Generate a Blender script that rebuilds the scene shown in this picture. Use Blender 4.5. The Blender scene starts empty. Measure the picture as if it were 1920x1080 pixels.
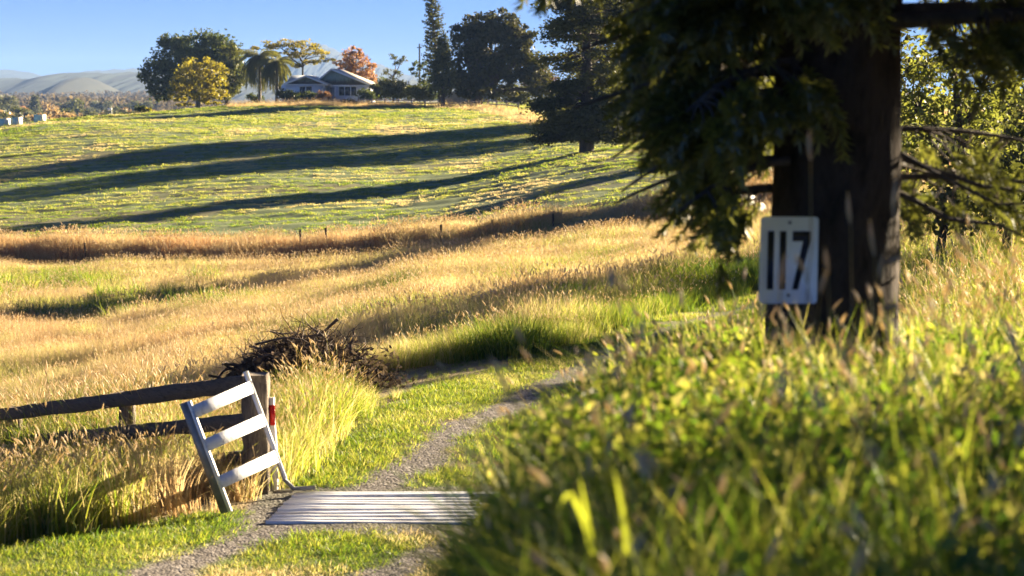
import bpy, math, random
import numpy as np
from mathutils import Vector, Matrix
random.seed(7); rng = np.random.default_rng(7)
C = bpy.context.scene.collection
scene = bpy.context.scene
# ------------------------------------------------------------------ camera
LENS, SENSOR = 70.0, 36.0
F = LENS/SENSOR*1920
CAMZ, HOR = 4.0, 185.0
PITCH = math.atan((540-HOR)/F)
cam_d = bpy.data.cameras.new('camera'); cam = bpy.data.objects.new('camera', cam_d); C.objects.link(cam)
cam_d.lens = LENS; cam_d.sensor_width = SENSOR; cam_d.clip_start = .1; cam_d.clip_end = 30000
cam.location = (0, 0, CAMZ); cam.rotation_euler = (math.pi/2-PITCH, 0, 0)
cam_d.dof.use_dof = True; cam_d.dof.focus_distance = 38; cam_d.dof.aperture_fstop = 2.9
scene.camera = cam
# ------------------------------------------------------------------ world, sun, exposure
SUN_EL, SUN_AZ = math.radians(13.5), math.radians(48)      # azimuth from +Y towards +X
w = bpy.data.worlds.new('World'); scene.world = w; w.use_nodes = True
nt = w.node_tree; bg = nt.nodes['Background']
sky = nt.nodes.new('ShaderNodeTexSky'); sky.sky_type = 'NISHITA'; sky.sun_disc = False
sky.sun_elevation = SUN_EL; sky.sun_rotation = SUN_AZ; sky.air_density = .6; sky.dust_density = 0; sky.ozone_density = 4
wb = nt.nodes.new('ShaderNodeMixRGB'); wb.blend_type = 'MULTIPLY'; wb.inputs[0].default_value = 1; wb.inputs[2].default_value = (.138, .208, .362, 1)
nt.links.new(sky.outputs[0], wb.inputs[1]); nt.links.new(wb.outputs[0], bg.inputs[0]); bg.inputs[1].default_value = .055
sun_d = bpy.data.lights.new('sun', 'SUN'); sun_d.energy = 5.0; sun_d.angle = math.radians(.9); sun_d.color = (1, .83, .58)
sun = bpy.data.objects.new('sun', sun_d); C.objects.link(sun)
SD = Vector((math.sin(SUN_AZ)*math.cos(SUN_EL), math.cos(SUN_AZ)*math.cos(SUN_EL), math.sin(SUN_EL)))
sun.rotation_euler = SD.to_track_quat('Z', 'Y').to_euler()
scene.view_settings.view_transform = 'Standard'; scene.view_settings.look = 'None'
scene.view_settings.exposure = 2.75; scene.view_settings.gamma = 1; scene.view_settings.use_curve_mapping = False
scene.cycles.max_bounces = 5; scene.cycles.diffuse_bounces = 2; scene.cycles.glossy_bounces = 2
scene.cycles.transmission_bounces = 4; scene.cycles.transparent_max_bounces = 6; scene.cycles.volume_bounces = 1
scene.cycles.use_denoising = True; scene.cycles.sample_clamp_indirect = 4
# ------------------------------------------------------------------ helpers
def at(px, py, Y):
    u, v = (px-960)/F, (540-py)/F
    t = Y/(math.cos(PITCH)+v*math.sin(PITCH))
    return Vector((u*t, Y, CAMZ+t*(-math.sin(PITCH)+v*math.cos(PITCH))))
def tag(o, label=None, cat=None, group=None, kind=None):
    if label: o['label'] = label
    if cat: o['category'] = cat
    if group: o['group'] = group
    if kind: o['kind'] = kind
    return o
def empty(name, loc=(0,0,0), rz=0, label=None, cat=None, group=None):
    o = bpy.data.objects.new(name, None); C.objects.link(o); o.location = loc; o.rotation_euler = (0, 0, rz)
    return tag(o, label, cat, group)
def sstep(a, b, x):
    t = np.clip((x-a)/(b-a), 0, 1); return t*t*(3-2*t)
def _h(ix, iy, s):
    n = (ix.astype(np.int64)*374761393 + iy.astype(np.int64)*668265263 + s*1274126177) & 0x7fffffff
    n = ((n ^ (n >> 13))*1274126177) & 0x7fffffff
    return ((n ^ (n >> 16)) & 0xffff)/65535.0
def vnoise(x, y, s=0):
    x = np.asarray(x, float); y = np.asarray(y, float)
    ix, iy = np.floor(x), np.floor(y); fx, fy = x-ix, y-iy
    fx = fx*fx*(3-2*fx); fy = fy*fy*(3-2*fy)
    a, b, c, d = _h(ix,iy,s), _h(ix+1,iy,s), _h(ix,iy+1,s), _h(ix+1,iy+1,s)
    return (a*(1-fx)+b*fx)*(1-fy)+(c*(1-fx)+d*fx)*fy
def fbm(x, y, s=0, o=4):
    r, a, t = 0, 1, 0
    for k in range(o):
        r = r+a*vnoise(x*2**k, y*2**k, s+k*17); t += a; a *= .5
    return r/t
class MB:
    """collects vertices and faces, with a per-vertex random number r and height s"""
    def __init__(s): s.v, s.f, s.r, s.s, s.n = [], [], [], [], 0
    def add(s, v, f, r=.5, h=0.0):
        v = np.asarray(v, float).reshape(-1, 3); s.v.append(v)
        for q in (f if isinstance(f, list) else [f]): s.f.append(np.asarray(q, int)+s.n)
        s.r.append(np.broadcast_to(np.asarray(r, float), (len(v),)).copy())
        s.s.append(np.broadcast_to(np.asarray(h, float), (len(v),)).copy())
        s.n += len(v)
    def box(s, lo, hi, r=.5, M=None):
        x0,y0,z0 = lo; x1,y1,z1 = hi
        v = np.array([(x0,y0,z0),(x1,y0,z0),(x1,y1,z0),(x0,y1,z0),(x0,y0,z1),(x1,y0,z1),(x1,y1,z1),(x0,y1,z1)], float)
        if M is not None: v = np.array([M @ Vector(p) for p in v])
        s.add(v, [[(0,3,2,1),(4,5,6,7),(0,1,5,4),(1,2,6,5),(2,3,7,6),(3,0,4,7)]], r); return s
    def tube(s, pts, rad, k=6, r=.5, cap=True):
        pts = [Vector(p) for p in pts]; n = len(pts)
        rad = [rad]*n if np.isscalar(rad) else rad
        V = []; up = Vector((.13,.21,1)).normalized()
        for i, p in enumerate(pts):
            t = (pts[min(i+1,n-1)]-pts[max(i-1,0)]).normalized()
            a = t.cross(up if abs(t.dot(up)) < .95 else Vector((1,0,0))).normalized(); b = t.cross(a)
            for j in range(k):
                an = 2*math.pi*j/k; V.append(p+(a*math.cos(an)+b*math.sin(an))*rad[i])
        q = [(i*k+j, i*k+(j+1)%k, (i+1)*k+(j+1)%k, (i+1)*k+j) for i in range(n-1) for j in range(k)]
        fs = [q]
        if cap and k in (3, 4, 5, 6, 8, 10, 12, 16):
            fs.append([tuple(range(k))]); fs.append([tuple((n-1)*k+j for j in reversed(range(k)))])
        s.add([tuple(x) for x in V], fs, r, np.repeat(np.linspace(0,1,n), k)); return s
    def build(s, name, mat, parent=None, smooth=False, link=True):
        me = bpy.data.meshes.new(name)
        if s.v:
            V = np.concatenate(s.v); groups = [f for f in s.f if len(f)]
            tot = np.concatenate([np.full(len(f), f.shape[1]) for f in groups])
            idx = np.concatenate([f.ravel() for f in groups])
            me.vertices.add(len(V)); me.vertices.foreach_set('co', V.ravel())
            me.loops.add(len(idx)); me.loops.foreach_set('vertex_index', idx)
            me.polygons.add(len(tot)); st = np.concatenate([[0], np.cumsum(tot)[:-1]])
            me.polygons.foreach_set('loop_start', st)
            me.polygons.foreach_set('loop_total', tot)
            if smooth: me.polygons.foreach_set('use_smooth', np.ones(len(tot), bool))
            for nm, arr in (('r', s.r), ('s', s.s)):
                at_ = me.attributes.new(nm, 'FLOAT', 'POINT'); at_.data.foreach_set('value', np.concatenate(arr))
            me.update(calc_edges=True)
        if mat: me.materials.append(mat)
        o = bpy.data.objects.new(name, me)
        if link: C.objects.link(o)
        if parent: o.parent = parent
        return o
# ------------------------------------------------------------------ materials
def newmat(name):
    m = bpy.data.materials.new(name); m.use_nodes = True; n = m.node_tree; n.nodes.clear()
    out = n.nodes.new('ShaderNodeOutputMaterial'); return m, n, out
def N(n, t, **kw):
    x = n.nodes.new(t)
    for k, v in kw.items():
        if k == 'i':
            for kk, vv in v.items(): x.inputs[kk].default_value = vv
        else: setattr(x, k, v)
    return x
def ramp(n, stops):
    r = n.nodes.new('ShaderNodeValToRGB'); e = r.color_ramp.elements
    while len(e) < len(stops): e.new(.5)
    for k, (p, c) in enumerate(stops): e[k].position = p; e[k].color = (*c, 1)
    return r
def noisy(name, c0, c1, scale=5, rough=.7, bump=.2, stretch=(1,1,1), detail=6, spec=.3, metal=0, coord='Object', c2=None):
    m, n, out = newmat(name); L = n.links.new
    tc = N(n, 'ShaderNodeTexCoord'); mp = N(n, 'ShaderNodeMapping', i={'Scale': stretch})
    L(tc.outputs[coord], mp.inputs[0])
    no = N(n, 'ShaderNodeTexNoise', i={'Scale': scale, 'Detail': detail, 'Roughness': .65}); L(mp.outputs[0], no.inputs[0])
    st = [(.3, c0), (.7, c1)] if c2 is None else [(.28, c0), (.5, c1), (.72, c2)]
    rp = ramp(n, st); L(no.outputs[0], rp.inputs[0])
    p = N(n, 'ShaderNodeBsdfPrincipled', i={'Roughness': rough, 'Specular IOR Level': spec, 'Metallic': metal}); L(rp.outputs[0], p.inputs[0])
    b = N(n, 'ShaderNodeBump', i={'Strength': bump, 'Distance': .05}); L(no.outputs[0], b.inputs['Height']); L(b.outputs[0], p.inputs['Normal'])
    L(p.outputs[0], out.inputs[0]); return m
def leafmat(name, stops, trans=.45, gloss=.08, tintattr=False, rgain=1.0, tgain=1.5, rough=.45):
    """two-sided leaf: diffuse + translucent + a little gloss, coloured by the per-leaf random r (+ per-tuft tint)"""
    m, n, out = newmat(name); L = n.links.new
    a = N(n, 'ShaderNodeAttribute', attribute_name='r')
    fac = a.outputs['Fac']
    if tintattr:
        t = N(n, 'ShaderNodeAttribute', attribute_name='tint', attribute_type='INSTANCER')
        mm = N(n, 'ShaderNodeMath', operation='MULTIPLY_ADD', i={1: rgain, 2: -.5*rgain}); L(a.outputs['Fac'], mm.inputs[0])
        ad = N(n, 'ShaderNodeMath', operation='ADD', use_clamp=True); L(mm.outputs[0], ad.inputs[0]); L(t.outputs['Fac'], ad.inputs[1])
        fac = ad.outputs[0]
    rp = ramp(n, stops); L(fac, rp.inputs[0])
    d = N(n, 'ShaderNodeBsdfDiffuse'); L(rp.outputs[0], d.inputs[0])
    tr = N(n, 'ShaderNodeBsdfTranslucent')
    g = N(n, 'ShaderNodeMixRGB', blend_type='MULTIPLY', i={0: 1, 2: (tgain, tgain, tgain*.82, 1)}); L(rp.outputs[0], g.inputs[1]); L(g.outputs[0], tr.inputs[0])
    mx = N(n, 'ShaderNodeMixShader', i={0: trans}); L(d.outputs[0], mx.inputs[1]); L(tr.outputs[0], mx.inputs[2])
    gl = N(n, 'ShaderNodeBsdfGlossy', i={'Roughness': rough}); gl.inputs[0].default_value = (1,1,1,1)
    m2 = N(n, 'ShaderNodeMixShader', i={0: gloss}); L(mx.outputs[0], m2.inputs[1]); L(gl.outputs[0], m2.inputs[2])
    L(m2.outputs[0], out.inputs[0]); return m
GRASS = leafmat('grass_blade', [(0, (.035,.075,.012)), (.22, (.11,.18,.012)), (.38, (.29,.29,.04)), (.55, (.46,.37,.205)), (.8, (.43,.31,.18)), (1, (.30,.14,.06))],
                trans=.58, gloss=.02, tintattr=True, rgain=.36, tgain=1.5)
SEED = leafmat('seed_head', [(0, (.46,.36,.22)), (1, (.64,.52,.35))], trans=.45, gloss=.03)
BARK = noisy('bark', (.03,.024,.02), (.12,.09,.07), 6, .9, .8, (1,1,.25))
BARKL = noisy('pale_bark', (.10,.085,.07), (.26,.22,.18), 5, .9, .5, (1,1,.3))
WOOD = noisy('weathered_timber', (.014,.011,.009), (.10,.08,.065), 9, .85, .7, (1,.25,4), c2=(.035,.028,.023))
WOODP = noisy('weathered_post_timber', (.022,.017,.014), (.20,.16,.12), 8, .85, .9, (4,4,.35), c2=(.07,.054,.042))
# ------------------------------------------------------------------ terrain height
ctl = []
for Y, row in {
    3: [(-300,0),(500,0),(1300,0),(2200,0)],
    10: [(-300,0),(500,0),(1300,0),(2200,0)],
    16: [(-600,-.3),(-200,0),(400,0),(1000,0),(1800,0),(2500,.1)],
    20: [(-400,-.5),(0,-.15),(300,-.03),(500,0),(900,0),(1400,0),(2000,.2)],
    26: [(-400,-2),(0,-1.15),(300,-.65),(500,-.3),(700,-.03),(1000,0),(1400,0),(2000,.3)],
    35: [(-400,-3),(0,-2.2),(300,-1.6),(500,-1.1),(850,-.3),(1200,0),(1500,.1),(2000,.5)],
    50: [(-400,-3.6),(0,-3),(500,-2.1),(850,-1.1),(1200,-.5),(1600,.3),(2000,1)],
    70: [(-400,-4.1),(0,-3.6),(500,-2.9),(850,-1.9),(1200,-.9),(1600,.4),(2100,1.3)],
    92: [(-400,-4.5),(0,-4.1),(500,-3.5),(850,-2.4),(1150,-1.2),(1600,.3),(2100,1.5)],
    112: [(-400,-4.2),(0,-3.9),(500,-3.2),(850,-2.3),(1100,-.6),(1600,.8),(2100,1.8)],
    150: [(-400,-4.5),(0,-3.6),(500,-2.2),(850,-1.8),(1100,.0),(1600,1.2)],
    200: [(-400,-4),(0,-1.9),(500,-.55),(850,-.3),(1100,.6),(1600,1.8)],
    260: [(-400,-5),(0,.6),(300,1.5),(500,1.7),(850,1.9),(1100,2.2),(1600,3)],
    310: [(-400,-8),(0,-1.2),(250,1.7),(500,3.1),(850,3.0),(1200,3.3),(1700,4)],
    360: [(-400,-11),(0,-6),(250,-1),(500,2.6),(850,3),(1200,3.3)],
    450: [(-400,-13),(0,-11),(500,-3),(850,-1),(1400,1)]}.items():
    for px, z in row: ctl.append(((px-960)/F*3.2, math.log(Y), z))
ctl = np.array(ctl)
def _U(r2): return np.where(r2 > 0, r2*np.log(np.maximum(r2, 1e-12)), 0)
_P = ctl[:, :2]; _n = len(_P)
_K = _U(((_P[:,None]-_P[None])**2).sum(-1)) + np.eye(_n)*.02
_A = np.zeros((_n+3, _n+3)); _A[:_n,:_n] = _K; _A[:_n,_n:] = np.c_[np.ones(_n), _P]; _A[_n:,:_n] = _A[:_n,_n:].T
_W = np.linalg.solve(_A, np.r_[ctl[:,2], 0, 0, 0])
BY = [2,6,10,14,16.5,18,20,24,28,32,36,45]
BF = [-1.2,-1.0,-.85,-.8,-.4,1.1,1.3,1.5,2.2,3.4,4.8,7.5]
BH = [2.4,2.45,2.15,1.65,1.4,1.2,1.0,.8,.6,.5,.4,.2]
GULY = ([-400,0,500,850,1200,1700], [103,99,92,86,79,72])
def pxof(X, Y): return 960+F*np.asarray(X)/np.maximum(Y, 1)
def furrow(X, Y):
    ph = (Y*.86 + X*.16 + 5*fbm(X/45, Y/60, 5, 2))
    return ph
def zt(X, Y, fine=True):
    X = np.atleast_1d(np.asarray(X, float)); Y = np.atleast_1d(np.asarray(Y, float)); X, Y = np.broadcast_arrays(X, Y)
    a = np.clip(X/np.maximum(Y, 2.5), -.42, .36)*3.2; b = np.log(np.clip(Y, 3, 450))
    z = np.zeros(X.size); af, bf = a.ravel(), b.ravel()
    for i in range(0, af.size, 20000):
        q = np.c_[af[i:i+20000], bf[i:i+20000]]
        z[i:i+20000] = _U(((q[:,None]-_P[None])**2).sum(-1)) @ _W[:_n] + _W[_n] + q @ _W[_n+1:]
    z = z.reshape(X.shape)
    Yc = np.clip(Y, 2, 45); wd = np.maximum(.175*Yc, .9); ft = np.interp(Yc, BY, BF)
    z = z + np.interp(Yc, BY, BH)*sstep(0, 1, (X-ft)/wd)
    g = np.interp(pxof(X, Y), *GULY)                            # the gully along the foot of the hill
    d = Y-g
    far = sstep(45, 70, Y)
    z = z - .75*np.exp(-(d/2.2)**2)*far*(.6+.8*fbm(X/6, Y/6, 3, 2)) + .35*np.exp(-((d-5)/3)**2)*far
    z = z-.35*((X > -2.1) & (X < 1.36) & (Y > 18.56) & (Y < 19.86))
    if fine:
        amp = np.interp(Y, [0,16,22,30,60,100,130,250,400], [.03,.02,.03,.10,.25,.22,.16,.2,.5])
        z = z + amp*(fbm(X/2.6, Y/2.6, 9, 4)-.5)*1.2 + np.interp(Y, [0,40,100,250], [0,.0,.5,.6])*(fbm(X/17, Y/20, 31, 2)-.5)
        z = z + .055*np.sin(furrow(X, Y)*2)*sstep(105, 125, Y)*(1-sstep(285, 300, Y))
    pl = np.interp(Y, [400,600,1500,2500,4000,9000], [-10,-9,-10,0,8,10])
    t = sstep(380, 560, Y); return z*(1-t)+pl*t
def z1(x, y): return float(zt(x, y)[0])
# regions ----------------------------------------------------------
XE_Y = [19.2,20.2,21.2,24.3,26,27.9,29.6,32.1,34.3,38.3,41,50,60]
XE_X = [-2.75,-2.35,-2.2,-2.0,-1.6,-1.15,-.2,.65,1.75,3.8,5.4,12,22]
TRACK = np.array([(at(*p)[0], p[2]) for p in [(250,1120,15.6),(330,1075,16.7),(520,1005,18.2),(740,905,20.7),(860,815,23.7),(1000,745,26.7),(1100,693,29.5),(1200,638,33),(1320,600,36),(1500,562,40),(1800,535,44)]])
def track_d(X, Y, off=0.0):
    best = np.full(np.shape(X), 1e9)
    for (x0,y0),(x1,y1) in zip(TRACK[:-1], TRACK[1:]):
        dx, dy = x1-x0, y1-y0; l = math.hypot(dx, dy); nx, ny = dy/l, -dx/l
        ax, ay = x0+nx*off, y0+ny*off
        t = np.clip(((X-ax)*dx+(Y-ay)*dy)/l**2, 0, 1)
        best = np.minimum(best, np.hypot(X-ax-t*dx, Y-ay-t*dy))
    return best
def gravel(X, Y):
    wob = .18*(fbm(X*1.3, Y*1.3, 40, 3)-.5)
    a = 1-sstep(.17, .38, track_d(X, Y)+wob*1.8); a = a*(1-.65*sstep(29, 35, Y)); b = (1-sstep(.15, .36, track_d(X, Y, 1.75)+wob*1.6))*sstep(21.6, 20.6, Y)
    pit = ((X > -2.6) & (X < 1.7) & (Y > 18.0) & (Y < 20.25)) * (.6+.4*fbm(X*2, Y*2, 4))
    return np.clip(np.maximum(np.maximum(a, b), pit), 0, 1)*(Y < 60)*(Y > 12)
def tall_left(X, Y):
    xe = np.interp(Y, XE_Y, XE_X)+.25*(fbm(Y*1.1, X*.3, 60, 3)-.5)*2
    near = (Y > 19.15-.9*np.clip(-2.7-X, 0, 1.9)) & (X < -2.55)
    return np.where(Y < 20.2, near & (Y > 17), X < xe) & (Y < 140)
def gold_zone(X, Y):
    return Y < np.interp(pxof(X, Y), *GULY)+9+2.5*(fbm(X/5, Y/5, 77, 3)-.5)*2
def tall_bank(X, Y):
    ft = np.interp(np.clip(Y, 2, 45), BY, BF)
    pxx = pxof(X, Y)
    return np.where(Y < 14.5, pxx > 925+60*(fbm(X*3, Y*3, 81, 2)-.5), X > ft+.1+.3*(fbm(X, Y, 82, 2)-.5)) & (Y < 60)
# ------------------------------------------------------------------ ground sheet
def grid_mesh(name, X, Y, Z, mat, cols=None, smooth=True):
    r, c = X.shape
    me = bpy.data.meshes.new(name); V = np.stack([X, Y, Z], -1).reshape(-1, 3)
    i = (np.arange(r-1)[:,None]*c+np.arange(c-1)[None]).ravel(); q = np.stack([i, i+1, i+c+1, i+c], 1)
    me.vertices.add(len(V)); me.vertices.foreach_set('co', V.ravel())
    me.loops.add(q.size); me.loops.foreach_set('vertex_index', q.ravel())
    me.polygons.add(len(q)); me.polygons.foreach_set('loop_start', np.arange(len(q))*4); me.polygons.foreach_set('loop_total', np.full(len(q), 4))
    if smooth: me.polygons.foreach_set('use_smooth', np.ones(len(q), bool))
    for k, v in (cols or {}).items():
        if v.ndim == 3:
            a = me.attributes.new(k, 'FLOAT_COLOR', 'POINT'); a.data.foreach_set('color', np.concatenate([v, np.ones((r,c,1))], -1).ravel())
        else:
            a = me.attributes.new(k, 'FLOAT', 'POINT'); a.data.foreach_set('value', v.ravel())
    me.update(calc_edges=True); me.materials.append(mat)
    o = bpy.data.objects.new(name, me); C.objects.link(o); return o
rowsY = np.concatenate([np.linspace(-8, 2, 12)[:-1], np.exp(np.linspace(math.log(2), math.log(14), 70))[:-1],
                        np.exp(np.linspace(math.log(14), math.log(45), 260))[:-1], np.exp(np.linspace(math.log(45), math.log(420), 420))[:-1],
                        np.exp(np.linspace(math.log(420), math.log(9000), 60))])
aa = np.concatenate([np.linspace(-1.2, -.34, 26)[:-1], np.linspace(-.34, .34, 360), np.linspace(.34, 1.2, 26)[1:]])
GY = np.repeat(rowsY[:,None], len(aa), 1); GX = aa[None]*(np.maximum(GY, 0)+4)
GZ = zt(GX, GY)
gold = gold_zone(GX, GY); tl = tall_left(GX, GY); tb = tall_bank(GX, GY); gr = gravel(GX, GY)
n1 = fbm(GX/1.1, GY/1.1, 101, 5)[...,None]; n2 = fbm(GX/7, GY/9, 103, 4)[...,None]; n3 = fbm(GX/.35, GY/.35, 105, 3)[...,None]
def mixc(a, b, t): return np.array(a)*(1-t)+np.array(b)*t
c_mow = mixc((.055,.085,.018), (.17,.19,.045), sstep(.3,.7,n1))
c_mow = mixc((.20,.15,.07), c_mow, sstep(.28,.45,n2+.3*(n3-.5)))
c_dry = mixc((.20,.145,.075), (.38,.30,.16), sstep(.3,.7,n1)); c_dry = mixc(c_dry, (.13,.15,.04), .6*sstep(.5,.7,n2))
row = (.5+.5*np.sin(furrow(GX, GY)*2+4*(n2[...,0]-.5)))[...,None]
c_hill = mixc((.13,.165,.065), (.25,.285,.115), sstep(.25,.75,.55*n1+.45*row)); c_hill = mixc(c_hill, (.20,.16,.08), .65*sstep(.56,.68,n2))
c_soil = mixc((.07,.05,.035), (.16,.12,.075), n1)
c_far = mixc((.16,.15,.06), (.28,.22,.10), n2)
col = np.where(gold[...,None], c_dry, c_hill); col = np.where((GY < 62)[...,None] & ~tl[...,None], c_mow, col)
col = np.where(tb[...,None], c_soil, col); col = np.where((GY > 380)[...,None], c_far, col)
mg = newmat('ground_cover'); GM, n, out = mg; L = n.links.new
ca = N(n, 'ShaderNodeAttribute', attribute_name='gcol'); ga = N(n, 'ShaderNodeAttribute', attribute_name='gravel')
tc = N(n, 'ShaderNodeTexCoord')
vo = N(n, 'ShaderNodeTexVoronoi', i={'Scale': 34}); L(tc.outputs['Object'], vo.inputs[0])
no = N(n, 'ShaderNodeTexNoise', i={'Scale': 4, 'Detail': 8}); L(tc.outputs['Object'], no.inputs[0])
rp = ramp(n, [(.0, (.10,.085,.07)), (.5, (.22,.19,.165)), (1, (.42,.38,.34))]); L(vo.outputs['Color'], rp.inputs[0])
gm2 = N(n, 'ShaderNodeMixRGB', blend_type='MULTIPLY', i={0: .6}); L(rp.outputs[0], gm2.inputs[1]); L(no.outputs[0], gm2.inputs[2])
mxx = N(n, 'ShaderNodeMixRGB'); L(ga.outputs['Fac'], mxx.inputs[0]); L(ca.outputs['Color'], mxx.inputs[1]); L(gm2.outputs[0], mxx.inputs[2])
p = N(n, 'ShaderNodeBsdfPrincipled', i={'Roughness': .9, 'Specular IOR Level': .15}); L(mxx.outputs[0], p.inputs[0])
no2 = N(n, 'ShaderNodeTexNoise', i={'Scale': 9, 'Detail': 6}); L(tc.outputs['Object'], no2.inputs[0])
hv = N(n, 'ShaderNodeMath', operation='MULTIPLY_ADD', i={1: -.35}); L(vo.outputs['Distance'], hv.inputs[0]); L(no2.outputs[0], hv.inputs[2])
bp = N(n, 'ShaderNodeBump', i={'Strength': .7, 'Distance': .06}); L(hv.outputs[0], bp.inputs['Height']); L(bp.outputs[0], p.inputs['Normal'])
L(p.outputs[0], out.inputs[0])
ground = grid_mesh('ground', GX, GY, GZ, GM, {'gcol': col, 'gravel': gr}); ground['kind'] = 'structure'
# ------------------------------------------------------------------ grass tufts
protos = {}
def tuft(name, n, R, h, hv, w, lean, segs=3, stalks=0, sh=1.2, seed=0, headl=.12, headr=.012, flat=0.0, mats=(GRASS, SEED), oval=0, osz=.03):
    g = np.random.default_rng(seed); mb = MB(); hb = MB()
    for k in range(n):
        a = g.uniform(0, 6.283); rr = R*math.sqrt(g.random()); b = np.array([rr*math.cos(a), rr*math.sin(a), -.03])
        a2 = a+g.normal(0, 1.5); dr = np.array([math.cos(a2), math.sin(a2), 0]); H = h*(1+g.uniform(-hv, hv)); ln = lean*g.uniform(.2, 1.5)
        tw = a2+math.pi/2+g.normal(0, .9); sd = np.array([math.cos(tw), math.sin(tw), 0])*w*g.uniform(.6, 1.3)*.5
        V = []; 
        for s in range(segs+1):
            t = s/segs; c = b+dr*ln*H*t*t + np.array([0,0,1])*H*t*(1-.35*min(ln,1.2)*t); ww = (1-t**1.8)
            if s == segs: V.append(c)
            else: V += [c-sd*ww, c+sd*ww]
        q = [(2*i, 2*i+1, 2*i+3, 2*i+2) for i in range(segs-1)]
        mb.add(V, [x for x in ([q] if q else [])]+[[(2*segs-2, 2*segs-1, 2*segs)]], g.random(), 0)
    for k in range(stalks):
        a = g.uniform(0, 6.283); rr = R*g.random(); b = np.array([rr*math.cos(a), rr*math.sin(a), 0])
        a2 = g.uniform(0, 6.283); dr = np.array([math.cos(a2), math.sin(a2), 0]); H = sh*g.uniform(.7, 1.15); ln = g.uniform(.05, .45)
        P = [b+dr*ln*H*t**2.2+np.array([0,0,1])*H*t*(1-.15*ln*t) for t in np.linspace(0, 1, 5)]
        mb.tube(P, max(w*.16, .0016), 3, g.random(), cap=False)
        d = P[-1]-P[-2]; d /= np.linalg.norm(d); d2 = d+dr*g.uniform(.1, .9)*.5; d2 /= np.linalg.norm(d2)
        Lh = headl*g.uniform(.7, 1.3); hr = headr*g.uniform(.8, 1.2)
        Q = [P[-1]+d*Lh*t+(d2-d)*Lh*t*t for t in np.linspace(0, 1, 5)]
        hb.tube(Q, [hr*.35, hr, hr*1.1, hr*.7, hr*.15], 5, g.random(), cap=False)
    for k in range(oval):
        a = g.uniform(0, 6.283); rr = R*math.sqrt(g.random()); z = h*g.uniform(.15, 1.05); c = np.array([rr*math.cos(a), rr*math.sin(a), z])
        u = g.normal(size=3); u /= np.linalg.norm(u); v = np.cross(u, g.normal(size=3)); v /= np.linalg.norm(v); s = osz*g.uniform(.6, 1.3)
        mb.add([c-u*s, c-v*s*.55-u*s*.2, c+u*s, c+v*s*.55-u*s*.2], [[(0,1,2,3)]], g.random(), 0)
    o = mb.build(name, mats[0], link=False)
    if stalks:                                              # join the seed heads in as a second material slot
        o2 = hb.build(name+'_h', mats[1], link=False)
        import bmesh
        bm = bmesh.new(); bm.from_mesh(o.data); nf = len(bm.faces); bm.from_mesh(o2.data); bm.faces.ensure_lookup_table()
        for f in bm.faces[nf:]: f.material_index = 1; f.smooth = True
        bm.to_mesh(o.data); bm.free(); o.data.materials.append(mats[1]); bpy.data.objects.remove(o2)
    protos[name] = o; return name
def scatter(name, names, X, Y, scl, tint, idx=None, lean=.12, sink=.0, parent=None, label=None, flatz=None, Zs=None):
    n_ = len(X); col = bpy.data.collections.new(name+'_kinds')
    for k, nm in enumerate(names):
        o = protos[nm].copy(); o.name = 'kind_%02d' % k; col.objects.link(o)
    order = sorted(range(len(names)), key=lambda k: k)
    Z = (zt(X, Y) if Zs is None else Zs)-sink; me = bpy.data.meshes.new(name); me.vertices.add(n_)
    me.vertices.foreach_set('co', np.stack([X, Y, Z], 1).ravel())
    rot = np.stack([rng.normal(0, lean, n_), rng.normal(0, lean, n_), rng.uniform(0, 6.283, n_)], 1)
    sc = np.stack([scl, scl, scl*(1 if flatz is None else flatz)], 1)
    for nm, ty, key, arr in (('rot','FLOAT_VECTOR','vector',rot), ('scl','FLOAT_VECTOR','vector',sc), ('tint','FLOAT','value',np.clip(tint, 0, 1))):
        me.attributes.new(nm, ty, 'POINT').data.foreach_set(key, np.ascontiguousarray(arr, dtype=np.float32).ravel())
    idx = rng.integers(0, len(names), n_) if idx is None else idx
    me.attributes.new('idx', 'INT', 'POINT').data.foreach_set('value', idx.astype(np.int32))
    o = bpy.data.objects.new(name, me); C.objects.link(o); o['kind'] = 'stuff'
    g = bpy.data.node_groups.new(name, 'GeometryNodeTree')
    g.interface.new_socket('Geometry', in_out='INPUT', socket_type='NodeSocketGeometry'); g.interface.new_socket('Geometry', in_out='OUTPUT', socket_type='NodeSocketGeometry')
    gi, go = g.nodes.new('NodeGroupInput'), g.nodes.new('NodeGroupOutput')
    ip = g.nodes.new('GeometryNodeInstanceOnPoints'); ci = g.nodes.new('GeometryNodeCollectionInfo')
    ci.inputs['Collection'].default_value = col; ci.inputs['Separate Children'].default_value = True; ci.inputs['Reset Children'].default_value = True
    ip.inputs['Pick Instance'].default_value = True
    def att(nm, dt):
        x = g.nodes.new('GeometryNodeInputNamedAttribute'); x.data_type = dt; x.inputs['Name'].default_value = nm
        return [s for s in x.outputs if s.enabled and s.name == 'Attribute'][0]
    l = g.links.new; l(gi.outputs[0], ip.inputs['Points']); l(ci.outputs[0], ip.inputs['Instance'])
    l(att('idx', 'INT'), ip.inputs['Instance Index']); l(att('rot', 'FLOAT_VECTOR'), ip.inputs['Rotation']); l(att('scl', 'FLOAT_VECTOR'), ip.inputs['Scale'])
    l(ip.outputs[0], go.inputs[0]); o.modifiers.new('scatter', 'NODES').node_group = g
    if label: o['label'] = label
    return o
for k in range(4): tuft('gold%d' % k, 46, .26, .52, .5, .009, .6, 3, 1, .75, seed=10+k, headl=.08, headr=.007)
for k in range(4): tuft('goldf%d' % k, 52, .42, .50, .5, .017, .95, 2, 2, .68, seed=20+k, headl=.12, headr=.012)
for k in range(3): tuft('weed%d' % k, 34, .14, .62, .4, .022, .35, 3, 0, seed=30+k)
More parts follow.
